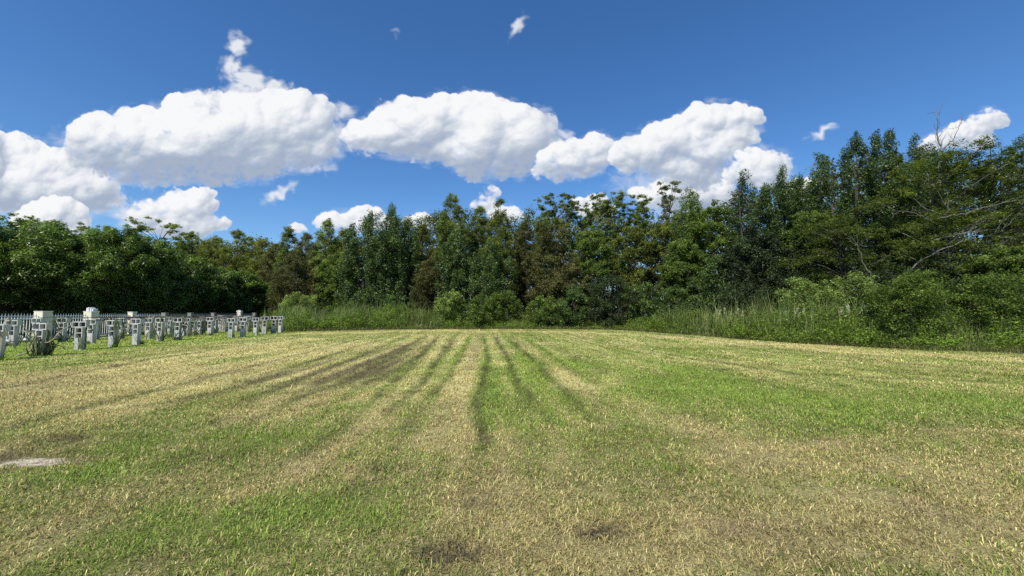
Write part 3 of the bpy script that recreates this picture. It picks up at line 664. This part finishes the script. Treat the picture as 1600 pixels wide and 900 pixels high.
# orchard on the left
OR = [(-110,322,24.5,95,478,1.),(15,342,27,84,482,1.3),(118,354,29.5,70,484,1.3),(192,360,32.5,52,486,1.3),(248,378,36,42,488,1.1),(298,402,40.5,34,490,1.),(340,418,45,30,492,1.),(378,427,48,26,494,1.),(408,440,50,20,494,.8),(60,366,33,64,480,1),(225,392,41,40,482,1)]
ON = ['outermost orchard tree beyond the left border of the photo','big dark orchard tree behind the first white pillar','dark orchard tree behind the second and third fence pillars','tall dark orchard tree hanging over the middle of the fence','sloping orchard tree right of the tallest middle one','rounded orchard tree with pale tipped leaves above the fence','low orchard tree above the far white fence pillar','last but one orchard tree near the wood','last and smallest orchard tree at the end of the fence','second row orchard tree showing between the first and second crowns','second row orchard tree showing behind the fence middle']
for (px, ty, Y, hw, by, dn), nm in zip(OR, ON):
    plant_tree('orchard_tree', nm, 'tree', 'orchard trees behind the white fence', 'mango', px, ty, Y, hw, by, 'mango', dn, bright=.13)
# shrubs
SH = [
 ('leafy_shrub','pale green shrub at the wood edge left of centre',705,455,38.5,24,'willow',.9),
 ('leafy_shrub','dark green shrub right of the pale one at the wood edge',752,462,38,22,'green',.8),
 ('leafy_shrub','bright small shrub at the foot of the bronze topped cypress',790,452,39,24,'green',.9),
 ('leafy_shrub','dark shrub behind the tall weeds left of the twin laurels',560,458,41,26,'laurel',.8),
 ('leafy_shrub','dark shrub below the tallest twin laurel',620,462,41,30,'laurel',.8),
 ('leafy_shrub','grey green shrub behind the first tall weeds right of the fence',470,455,42,26,'willow',.8),
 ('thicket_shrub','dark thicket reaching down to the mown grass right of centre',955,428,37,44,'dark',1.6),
 ('thicket_shrub','dark thicket on the right flank of the biggest one',1005,442,36,34,'laurel',1.2),
 ('thicket_shrub','dark shrub on the left flank of the biggest thicket',895,448,37.5,34,'laurel',1.2),
 ('leafy_shrub','green shrub low left of the dark thicket',850,462,38,26,'green',.9),
 ('leafy_shrub','dull green shrub right of the dark thicket behind the reeds',1052,448,34,30,'laurel',1.),
 ('willow_shrub','soft grey green shrub under the dark rounded tree',1252,436,23,26,'willow',1.),
 ('willow_shrub','soft rounded grey green shrub right of the first soft one',1325,432,22,42,'willow',1.3),
 ('broadleaf_shrub','tall leafy shrub with bright top standing at the edge of the mown grass',1424,430,17.6,46,'green',1.3),
 ('leafy_shrub','dark leafy shrub at the left foot of the bright topped one',1382,452,18.8,30,'green',1.),
 ('leafy_shrub','soft green shrub behind the white seed heads near the right border',1530,432,18.5,44,'green',1.2),
 ('leafy_shrub','yellow green shrub at the right border of the photo',1592,428,17,44,'green',1.2),
 ('leafy_shrub','green shrub just outside the right border',1690,430,16.5,60,'green',1.2),
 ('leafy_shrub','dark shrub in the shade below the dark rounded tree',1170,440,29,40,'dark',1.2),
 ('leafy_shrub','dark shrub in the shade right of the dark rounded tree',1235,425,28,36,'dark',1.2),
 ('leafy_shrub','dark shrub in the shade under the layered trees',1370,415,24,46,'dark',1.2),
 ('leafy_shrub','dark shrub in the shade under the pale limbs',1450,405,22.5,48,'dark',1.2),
]
for nm, lb, px, ty, Y, hw, mat, dens in SH:
    plant_tree(nm, lb, 'shrub', 'shrubs along the wood edge', 'shrub', px, ty, Y, hw, 500, mat, dens)
# pale limbs and a dead snag among the layered trees on the right
def limb(name, pts, r, label, Y=23.5, twigs=8):
    P = np.array([(at(px, py, Y+dy)[0], Y+dy, at(px, py, Y+dy)[1]) for px, py, dy in pts]); o = P[0].copy(); P = P-o
    t = np.linspace(0, 1, len(P)*4); P = np.stack([np.interp(t, np.linspace(0, 1, len(pts)), P[:, k]) for k in range(3)], 1)
    P[1:-1] += R.normal(0, .035, (len(P)-2, 3))
    P[1:-1] += np.cumsum(R.normal(0, .02, (len(P)-2, 3)), 0); r = r*.5
    b = MB(); b.tube(P, (r*(1-.85*t)+.006)*R.uniform(.8, 1.2, len(t)), 6)
    for i in R.integers(len(P)//3, len(P), twigs):
        d = unit(P[-1]-P[0]+R.normal(0, 2.2, 3)*np.linalg.norm(P[-1])*.22+C(0, 0, .4)); ln = R.uniform(.4, 1.2)
        q = P[i][None]+d[None]*np.linspace(0, ln, 4)[:, None]+np.cumsum(R.normal(0, .05, (4, 3)), 0)*np.array([[0], [1], [1], [1]]); b.tube(q, np.linspace(r*.35, .006, 4), 4)
    root = thing(name, label, 'tree', tuple(o), None); b.build('branch', M['palebark'], root, smooth=True)
limb('bare_limb', [(1395,445,1),(1440,405,.5),(1500,378,0),(1552,365,-.3)], .085, 'long pale bare limb rising to the right above the leafy shrub', 22)
limb('bare_limb', [(1462,425,1),(1490,392,.5),(1510,370,.2),(1530,362,0)], .06, 'short pale forked limb right of the long one', 22)
limb('bare_limb', [(1458,376,0),(1500,366,0),(1545,360,-.2),(1570,361,-.3)], .06, 'nearly level pale limb above the long rising one', 21.5)
limb('bare_limb', [(1470,340,0),(1510,332,0),(1545,322,-.2),(1590,312,-.3)], .05, 'thin pale limb high among the layered tiers', 21.5)
limb('bare_limb', [(1456,345,0),(1430,332,0),(1400,330,-.2)], .045, 'thin pale limb reaching left under the highest laurel', 22)
limb('dead_snag', [(1480,400,1.5),(1481,330,1),(1481,300,.6)], .12, 'upright pale dead stem standing among the layered trees', 22, 3)
limb('dead_snag', [(1468,300,3),(1466,240,3),(1462,205,3),(1461,176,3)], .12, 'dead leafless treetop sticking up against the cloud at the right', 26, 16)
limb('dead_snag', [(1470,240,3),(1490,215,3),(1503,188,3)], .06, 'thin dead twig fork beside the leafless treetop', 26, 12)
limb('bare_limb', [(1367,445,0),(1350,415,0),(1338,385,0),(1322,372,0)], .06, 'grey slanting stem under the layered tree left of the leafy shrub', 23, 5)

# the mass of the wood behind, too deep to tell trees apart
def build_woods():
    cl = []
    top = [(-400,400),(0,372),(200,380),(430,392),(560,372),(640,352),(700,336),(800,340),(900,345),(1040,345),(1120,322),(1200,300),(1300,262),(1400,246),(1600,262),(1760,262),(2100,300)]
    dep = [(-400,62),(0,66),(430,64),(560,58),(1000,56),(1100,48),(1200,43),(1400,38),(1600,36),(1760,34),(2100,30)]
    for px in np.arange(-400, 2100, 5.):
        Yd = np.interp(px, *zip(*dep)); ty = np.interp(px, *zip(*top))+R.normal(0, 7)
        for k in range(13):
            py = ty+(497-ty)*((k+R.random())/13)**1.0; Y = Yd+R.uniform(-1.5, 5); X, Z = at(px+R.normal(0, 4), py, Y)
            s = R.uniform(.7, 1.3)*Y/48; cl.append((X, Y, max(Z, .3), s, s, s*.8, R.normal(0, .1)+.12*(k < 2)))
    for px in np.arange(-100, 2100, 7.):                 # shaded undergrowth below the crowns
        for k in range(5):
            Y = np.interp(px, *zip(*dep))*R.uniform(.80, .93); X = uv(px+R.normal(0, 4), 488)[0]*Y
            if X < -31 or Y > beyond(X, 0)*-1+0*Y+500: continue
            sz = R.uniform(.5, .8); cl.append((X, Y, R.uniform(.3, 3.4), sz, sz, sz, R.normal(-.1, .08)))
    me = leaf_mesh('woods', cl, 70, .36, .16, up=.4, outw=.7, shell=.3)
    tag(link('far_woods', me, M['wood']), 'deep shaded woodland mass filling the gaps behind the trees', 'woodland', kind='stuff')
build_woods()

# ------------------------------------------------------------------ tall weeds along the edge of the field
def build_weeds():
    n = 60000; seg = np.hypot(np.diff(EX), np.diff(EY)); 
    xs = R.uniform(-21, 26, n); off = R.random(n)**1.3*8.; x = xs; y = np.interp(xs, EX, EY)+off+.1+.5*vn(xs*.8, off*.1, 300)
    # towards the camera on the steep right-hand side the band is measured across
    dist = np.sqrt(x*x+y*y)
    pat = vn(x*.35, y*.35, 301); pat2 = vn(x*.9, y*.9, 302)
    pxx = 800+x/y*F
    hh = np.interp(pxx, [400,440,520,600,700,800,900,940,1000,1040,1150,1250,1350,1450,1700], [1.6,1.6,1.55,1.7,1.5,1.1,.7,.45,.9,1.6,1.6,1.7,1.5,1.2,1.3])
    keep = (R.random(n) < .25+pat2*.9); x, y, off, pat, pat2, hh, pxx = [a[keep] for a in (x, y, off, pat, pat2, hh, pxx)]; n = len(x)
    L = hh*np.clip(.30+off*.33, .28, 1.25)*R.uniform(.45, 1.15, n)*(.50+.85*vn(x*1.1, y*1.1, 305)+.35*pat); q = np.clip(y/30, .45, 1.2)
    lean = R.uniform(.1, 1.15, n)*R.uniform(.4, 1, n)
    n = len(x); r = R.random(n)[:, None]; g1, g2, yl = C(.070,.120,.025), C(.30,.40,.10), C(.55,.52,.25)
    hu = vn(x*.8, y*.8, 306)[:, None]; tone = (g1*(1-r)+g2*r)*(.6+.8*pat[:, None]); tone = tone*(1-sst(.55, .8, hu)*.3)+C(.26,.22,.09)*r*sst(.55, .8, hu)*.3; dry = R.random(n) < np.where((pxx > 780)&(pxx < 1000), .5, .12); tone[dry] = yl*R.uniform(.7, 1.2, (dry.sum(), 1))
    parts = [blades(x, y, L, .035*q*R.uniform(.5, 1.3, n), lean, tone, bend=1.1)]
    # short ragged fringe where the mower stops
    m = 16000; xs = R.uniform(-21, 26, m); yy = np.interp(xs, EX, EY)+R.normal(.0, .16, m)+.12+.25*gn(xs*.7, xs*0, 303)
    r = R.random(m)[:, None]; tone = (C(.10,.15,.03)*(1-r)+C(.36,.31,.15)*r)*R.uniform(.7, 1.1, m)[:, None]
    parts.append(blades(xs, yy, R.uniform(.12, .4, m), .02*np.clip(yy/30, .5, 1.2)*R.uniform(.6, 1.3, m), R.uniform(.3, 1.3, m), tone))
    tag(mk_blades('tall_grass', parts, M['weed']), 'tall unmown grass along the edge of the field', 'tall grass', kind='stuff')
    # leafy weeds
    k = 6500; xs = R.uniform(-21, 26, k); off = .25+R.random(k)**1.2*7; y = np.interp(xs, EX, EY)+off
    pxx = 800+xs/y*F; hh = np.interp(pxx, [400,600,760,860,930,1000,1050,1400,1700], [1.8,1.9,1.4,1.1,.6,1.0,1.5,1.4,1.4]); cl = []
    pn_ = vn(xs*.55, y*.55, 311)+.35*vn(xs*2, y*2, 312)
    for i in range(k):
        if pn_[i] < .62 and R.random() < .88: continue
        h = hh[i]*min(1.1, .3+off[i]*.3)*R.uniform(.35, 1.15)*(.35+.75*pn_[i]); b = R.normal(0, .1)+.12*vn(np.array([xs[i]*.4]), np.array([y[i]*.4]), 310)[0]
        for j in range(3):
            z = h*(j+.6)/3; cl.append((xs[i]+R.normal(0, .12), y[i]+R.normal(0, .12), z, .26, .26, .24, b+.06*j))
    me = leaf_mesh('weeds', cl, 20, .12, .045, up=.5, outw=.4, vert=.5, droop=0, shell=.2, tint0=.05)
    tag(link('leafy_weeds', me, M['weedleaf']), 'leafy weeds tangled with the tall grass at the field edge', 'weeds', kind='stuff')
build_weeds()

# white seed plumes above the reeds
def plume_mesh(h):
    b = MB(); P = np.array([(0,0,0),(.02,0,h*.5),(.07,.02,h*.8),(.16,.03,h)]); b.tube(P, [.012,.01,.008,.005], 5); st = b.me('stalk', True)
    n = 120; t = R.random(n); c = np.stack([.06+.12*t+R.normal(0, .018, n), .02+.02*t+R.normal(0, .018, n), h*.78+h*.22*t], 1)
    d = unit(R.normal(size=(n, 3))+C(.6, 0, .5)); s = unit(np.cross(d, R.normal(size=(n, 3))))
    V = np.stack([c, c+d*.03+s*.006, c+d*.06, c+d*.03-s*.006], 1); hd = quads('seed_head', V.reshape(-1, 3), np.arange(n*4).reshape(-1, 4)); attr(hd, 'tint', R.random(n))
    return st, hd
M['plume'] = leafmat('seed_head_fluff', (.42,.44,.52), (.46,.48,.66), .4, .8, .1)
PM = [plume_mesh(h) for h in (1.9, 1.7, 2.05)]
PL = [(1122,484,26.6),(1131,481,26.4),(1139,487,26.2),(1148,482,25.8),(1157,486,25.6),(1168,487,25.2),(1228,486,22.4),(1239,481,22.2),(1246,488,21.9),(1256,482,21.8),(1312,480,20.0),(1326,475,19.8),(1340,477,19.6),(1352,474,19.5),(1362,480,19.2)]
ords = ['first','second','third','fourth','fifth','sixth','seventh','eighth','ninth','tenth','eleventh','twelfth','thirteenth','fourteenth','fifteenth','sixteenth','seventeenth','eighteenth','nineteenth','twentieth']
for k, i in enumerate(np.argsort([p[0] for p in PL])):
    px, py, Y = PL[i]; X, Z = at(px, py, Y); st, hd = PM[k % 3]; sc_ = Z/(1.9, 1.7, 2.05)[k % 3]
    r = thing('seed_plume', 'white plumed reed, the %s white plume from the left above the tall grass' % ords[k], 'reed', (X, Y, 0), 'white seed plumes above the tall grass', R.uniform(-.9, .9)); r.scale = (1.2, 1.2, sc_)
    link('stalk', st, M['drycactus'], r); link('seed_head', hd, M['plume'], r)
for c_, f_ in (('stalk', 1),): pass

# ------------------------------------------------------------------ block posts with dragon fruit cactus
def block_post(kind):
    b1, b2, b3 = MB(), MB(), MB()
    b1.box(-.12, .12, -.1, .1, -.02, .42, .008)                                   # solid foot
    t = .028
    b4 = MB()
    def hollow(b, x0, x1, z0, z1, vertical):
        y0, y1 = -.1, .1
        b.box(x0, x0+t, y0, y1, z0, z1); b.box(x1-t, x1, y0, y1, z0, z1)
        b.box(x0+t, x1-t, y0+.001, y1-.001, z0, z0+t); b.box(x0+t, x1-t, y0+.001, y1-.001, z1-t, z1)
        if vertical: zm = (z0+z1)/2; b.box(x0+t, x1-t, y0+.002, y1-.002, zm-t/2, zm+t/2)
        else: xm = (x0+x1)/2; b.box(xm-t/2, xm+t/2, y0+.002, y1-.002, z0+t, z1-t)
        b4.box(x0+t+.001, x1-t-.001, y0+.05, y1-.012, z0+t+.001, z1-t-.001) if False else b4.box(x0+t+.001, x1-t-.001, y1-.05, y1-.045, z0+t+.001, z1-t-.001)  # dark sheet added at the back of the cells as their painted shade
    hollow(b2, -.12, .12, .423, .83, True)
    hollow(b3, -.235, .235, .833, 1.04, False)
    return b1.me('foot_block', False), b2.me('upright_block', False), b3.me('cross_block', False), b4.me('cell_shade', False)
BP = block_post(0)
def cactus_mesh(k, h=1.0):
    b = MB()
    for j in range(7+k*2):
        a = R.uniform(0, 2*PI); r0 = .13; n = 9; t = np.linspace(0, 1, n)
        if R.random() < .5:      # climbs and droops over the top
            P = np.stack([np.cos(a)*(r0+.32*np.clip(t-.55, 0, 1)**1.0*1.6), np.sin(a)*(r0+.32*np.clip(t-.55, 0, 1)*1.6), h*1.02*np.minimum(t*1.6, 1.0)+.10*np.sin(np.clip((t-.5)*2, 0, 1)*PI)-.55*np.clip(t-.68, 0, 1)**1.3*1.9], 1)
        else:                    # sprawls from the foot
            P = np.stack([np.cos(a)*(r0+.4*t), np.sin(a)*(r0+.4*t), .02+h*R.uniform(.3, .75)*np.sin(t*PI*.8)], 1)
        P += np.cumsum(R.normal(0, .012, (n, 3)), 0); P[:, 2] = np.maximum(P[:, 2], .02)
        b.tube(P, R.uniform(.018, .03)*(1-.45*t), 3)
    return b.me('stems', False)
CM = [cactus_mesh(k, h) for k, h in ((0, 1.0), (1, 1.0), (2, .95), (3, 1.), (1, .8))]
def clump_grass(name, n, L, m):
    b = MB(); hub = [(0, 0, -.03)]; V = [(0, 0, -.03)]; Fc = []
    for _ in range(n):
        a = R.uniform(0, 2*PI); l = L*R.uniform(.4, 1.2); o = l*R.uniform(.2, .9); r0 = R.uniform(.02, .12); w_ = .009
        c, s_ = math.cos(a), math.sin(a); k = len(V)
        V += [(c*r0-s_*w_, s_*r0+c*w_, .02), (c*r0+s_*w_, s_*r0-c*w_, .02), (c*(r0+o*.5)+s_*w_, s_*(r0+o*.5)-c*w_, l*.7), (c*(r0+o*.5)-s_*w_, s_*(r0+o*.5)+c*w_, l*.7), (c*(r0+o), s_*(r0+o), l*.8)]
        Fc += [(0, k, k+1), (k, k+1, k+2, k+3), (k+3, k+2, k+4)]
    b.add(V, Fc); me = b.me(name); attr(me, 'tint', R.random(len(me.polygons))); me.materials.append(m); return me
WG = [clump_grass('foot_grass', 55, l, M['green']) for l in (.26, .36, .2)]
rows = {'front': [(64,556.5),(124,547),(176,543),(213,539),(250,533),(277.5,531),(361,527.5),(379.5,526.5),(399.5,523.5),(413,521.8),(427.5,521),(438,520)],
 'second': [(-6,563),(97,534),(143,537),(232,530),(265,527),(292,526),(328,524.5),(330,520.8),(369,519)],
 'third': [(150,531),(188,529),(236,526),(286,525),(302,523.5),(312,522.5),(316,521),(336,520),(350,518.4),(386,519.4)],
 'rearmost': [(20,541),(58,536),(172,526),(206,524),(222,523),(258,521.5),(344,516.8),(392,517.2),(318,517.4),(370,515.8)]}
posts = {}
for rn, pp in rows.items():
    pp = sorted(pp)
    for k, (px, py) in enumerate(pp):
        X, Y = gnd(px, py)
        rz = R.normal(0, .10)
        r = thing('block_post', 'T shaped concrete block post, %s from the left in the %s row' % (ords[k], rn), 'post', (X, Y, 0), 'concrete block posts of the cactus plot', rz)
        r.rotation_euler = (R.normal(0, .006), R.normal(0, .008), rz); s = R.uniform(.97, 1.06); r.scale = (1, 1, s)
        for nm_, me_, mt_ in zip(('foot_block', 'upright_block', 'cross_block', 'cell_shade'), BP, ('block', 'block', 'block', 'rust_and_shade')): link(nm_, me_, M[mt_], r)
        s *= 1.11; r.scale = (1, 1, s)
        posts.setdefault(rn, []).append((X, Y, 1.04*s))
        if R.random() < (.8 if rn != 'front' else .55) or k in (0, 1):
            c = link('cactus_plant', CM[R.integers(5)].copy(), None, None, (X, Y+.02, 0), R.uniform(0, 6)); c.data.materials.clear(); c.data.materials.append(M['cactus'] if R.random() < .6 else M['drycactus'])
            c.scale = (1, 1, s)
            tag(c, 'climbing cactus on the %s post from the left in the %s row' % (ords[k], rn), 'cactus', 'climbing cactus plants on the block posts')
        g = link('weed_tuft', WG[k % 3], None, None, (X+R.normal(0, .08), Y+R.normal(0, .08), 0), R.uniform(0, 6))
        g.scale = (1, 1, 1)
        tag(g, 'weed tuft under the %s post from the left in the %s row' % (ords[k], rn), 'weed', 'weed tufts at the feet of the posts')
# rods laid across the crosspieces
for rn, i, j in (('front',1,4),('front',4,6),('front',6,9),('front',9,11),('second',1,4),('second',4,8),('third',0,4),('third',4,9),('rearmost',1,5),('rearmost',5,9)):
    pts = posts[rn]; a, b_ = pts[i], pts[min(j, len(pts)-1)]
    P = np.array([(0,0,a[2]+.02),(0,0,0),(0,0,0)]); d = np.array([b_[0]-a[0], b_[1]-a[1], b_[2]-a[2]])
    P = np.array([[0,0,a[2]+.025]])+d[None]*np.linspace(0, 1, 5)[:, None]; P[:, 2] += [0,-.01,-.015,-.01,0]
    m_ = MB(); m_.tube(P, .014, 6); m_.tube(P+np.array([[.09,0,.002]]), .011, 6); o = m_.build('steel_rod', M['rust_and_shade'], None, (a[0], a[1], 0), smooth=True)
    tag(o, 'rusty double rod across the %s row, from its %s to its %s post' % (rn, ords[i], ords[min(j, len(pts)-1)]), 'rod', 'rods across the block posts')
b = MB()
for j in range(26):
    a = R.uniform(0, 2*PI); n = 8; t = np.linspace(0, 1, n); rr = R.uniform(.13, .22)
    P = np.stack([np.cos(a)*(rr+.08*np.sin(t*PI)), np.sin(a)*(rr+.08*np.sin(t*PI)), .02+R.uniform(.45, .85)*t], 1)+np.cumsum(R.normal(0, .015, (n, 3)), 0); P[:, 2] = np.maximum(P[:, 2], .02)
    b.tube(P, R.uniform(.025, .04)*(1-.4*t), 3)
X, Y = gnd(64, 556.5)
tag(b.build('cactus_plant', M['cactus'], None, (X, Y, 0)), 'thick dark cactus bundle hiding the foot of the first front row post', 'cactus', 'climbing cactus plants on the block posts')
# pale dry stem arching from the first cactus post
X, Y = gnd(64, 556.5); X2, Z2 = at(110, 508, Y+.3); X1, Z1 = at(80, 534, Y)
b = MB(); b.tube([(0,0,.62),(.1,-.06,.48),(X1-X,-.1,Z1-.02),(X1-X+.12,-.05,Z1+.08),((X1+X2)/2-X,.1,(Z1+Z2)/2+.05),(X2-X,.3,Z2)], [.02,.02,.022,.02,.018,.014], 6)
tag(b.build('dry_stem', M['drycactus'], None, (X, Y, 0), smooth=True), 'pale dry cactus stem arching up to the right from the nearest full post', 'stem')
b = MB(); b.tube([(-.05,0,.5),(-.22,-.1,.4),(-.15,-.15,.25),(-.3,-.2,.12),(-.5,-.3,.04)], .03, 6)
tag(b.build('dry_stem', M['drycactus'], None, (X, Y, 0), smooth=True), 'pale fallen cactus stem lying at the left foot of the nearest full post', 'stem')

# ------------------------------------------------------------------ white fence with pillars
FX = -25.1
def fy(px): return FX/uv(px, 488)[0]
PP = [(-80,1.5),(68,1.53),(143,1.53),(207,1.50),(258,1.44),(298,1.43),(334,1.43),(375,1.5),(398,1.42)]
ys_ = [fy(p) for p, _ in PP]
pn = ['beyond the left border','nearest cream','second broad','third','fourth','fifth','sixth','bright far','last']
for k, (yy, (px, h)) in enumerate(zip(ys_, PP)):
    r = thing('fence_pillar', 'square fence pillar, the %s one along the white picket fence' % pn[k], 'pillar', (FX, yy, 0), 'pillars of the white picket fence')
    g_ = .24 if k < 3 else .17 if k in (3, 7) else .15; pm_ = M['pillar'] if k < 4 or k == 7 else M['shadepillar']  # far pillars take the darkened copy that stands for shade
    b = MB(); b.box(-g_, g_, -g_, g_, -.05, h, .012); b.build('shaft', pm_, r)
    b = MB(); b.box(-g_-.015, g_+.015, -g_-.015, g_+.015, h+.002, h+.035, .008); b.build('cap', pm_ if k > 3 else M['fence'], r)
    if k in (2, 7):
        b = MB()
        for q in range(5):
            x0 = -.22+q*.085; hh = R.uniform(.05, .17); b.box(x0, x0+.07, -.2+R.random()*.1, .1+R.random()*.1, h+.036, h+.036+hh*(1.4 if k == 2 else 1), .01)
        tag(b.build('rubble', M['fence'], None, (FX, yy, 0)), 'broken white block pieces on top of the %s fence pillar' % pn[k], 'rubble')
pk = MB(); w_ = .011; pk.box(-w_, w_, -w_, w_, .12, 1.33); pk.add([(-.028,0,1.33),(0,-.012,1.33),(.028,0,1.33),(0,.012,1.33),(0,0,1.47),(0,0,1.30)], [(0,1,4),(1,2,4),(2,3,4),(3,0,4),(1,0,5),(2,1,5),(3,2,5),(0,3,5)])
PK = pk.me('picket'); PKD = pk.me('picket')
pk2 = MB(); pk2.add([(0,-.028,1.16),(-.012,0,1.16),(0,.028,1.16),(.012,0,1.16),(0,0,1.26),(0,0,1.12)], [(0,1,4),(1,2,4),(2,3,4),(3,0,4),(1,0,5),(2,1,5),(3,2,5),(0,3,5)])
PK2 = pk2.me('spear_point')
for k in range(len(ys_)-1):
    y0, y1 = ys_[k]+.26, ys_[k+1]-.26; L = y1-y0
    r = thing('picket_fence', 'white picket bay between the %s pillar and the %s one' % (pn[k], pn[k+1]), 'fence', (FX, y0, 0), 'bays of the white picket fence')
    for z in (.20, 1.14, 1.30):
        b = MB(); b.box(-.017, .017, .002, L-.002, z-.018, z+.018); b.build('rail', M['fence' if k < 4 else 'shadefence'], r)  # far bays get the paint with shade in its colour
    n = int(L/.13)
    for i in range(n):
        o = link('picket', PK if k < 4 else PKD, M['fence' if k < 4 else 'shadefence'], r, (-.0, (i+.5)*L/n, 0), PI/2)
        if k < 4:
            o = link('spear_point', PK2, M['fence'], r, (.0, (i+1)*L/n-.01 if i < n-1 else L-.03, 0), 0)
b = MB(); b.box(-.10, .10, 0, ys_[-1]-ys_[0], -.05, .07, .01)
tag(b.build('fence_kerb', M['block'], None, (FX-.0, ys_[0], 0)), 'low grey concrete kerb running under the white picket fence', 'kerb')
# pale stones against the kerb
for (px, py, s, lb) in ((14,532.5,.32,'larger pale block leaning on the fence kerb near the left border'),(25,532.5,.36,'squarer pale block right of the larger one at the fence kerb'),(41,531,.16,'small pale block at the fence kerb left of the nearest pillar')):
    X, Y = gnd(px, py); b = MB(); b.box(-s*.6, s*.6, -.12, .12, -.02, s*.75, .02)
    tag(b.build('stone_block', M['fence'], None, (X, Y, 0), .2), lb, 'block')
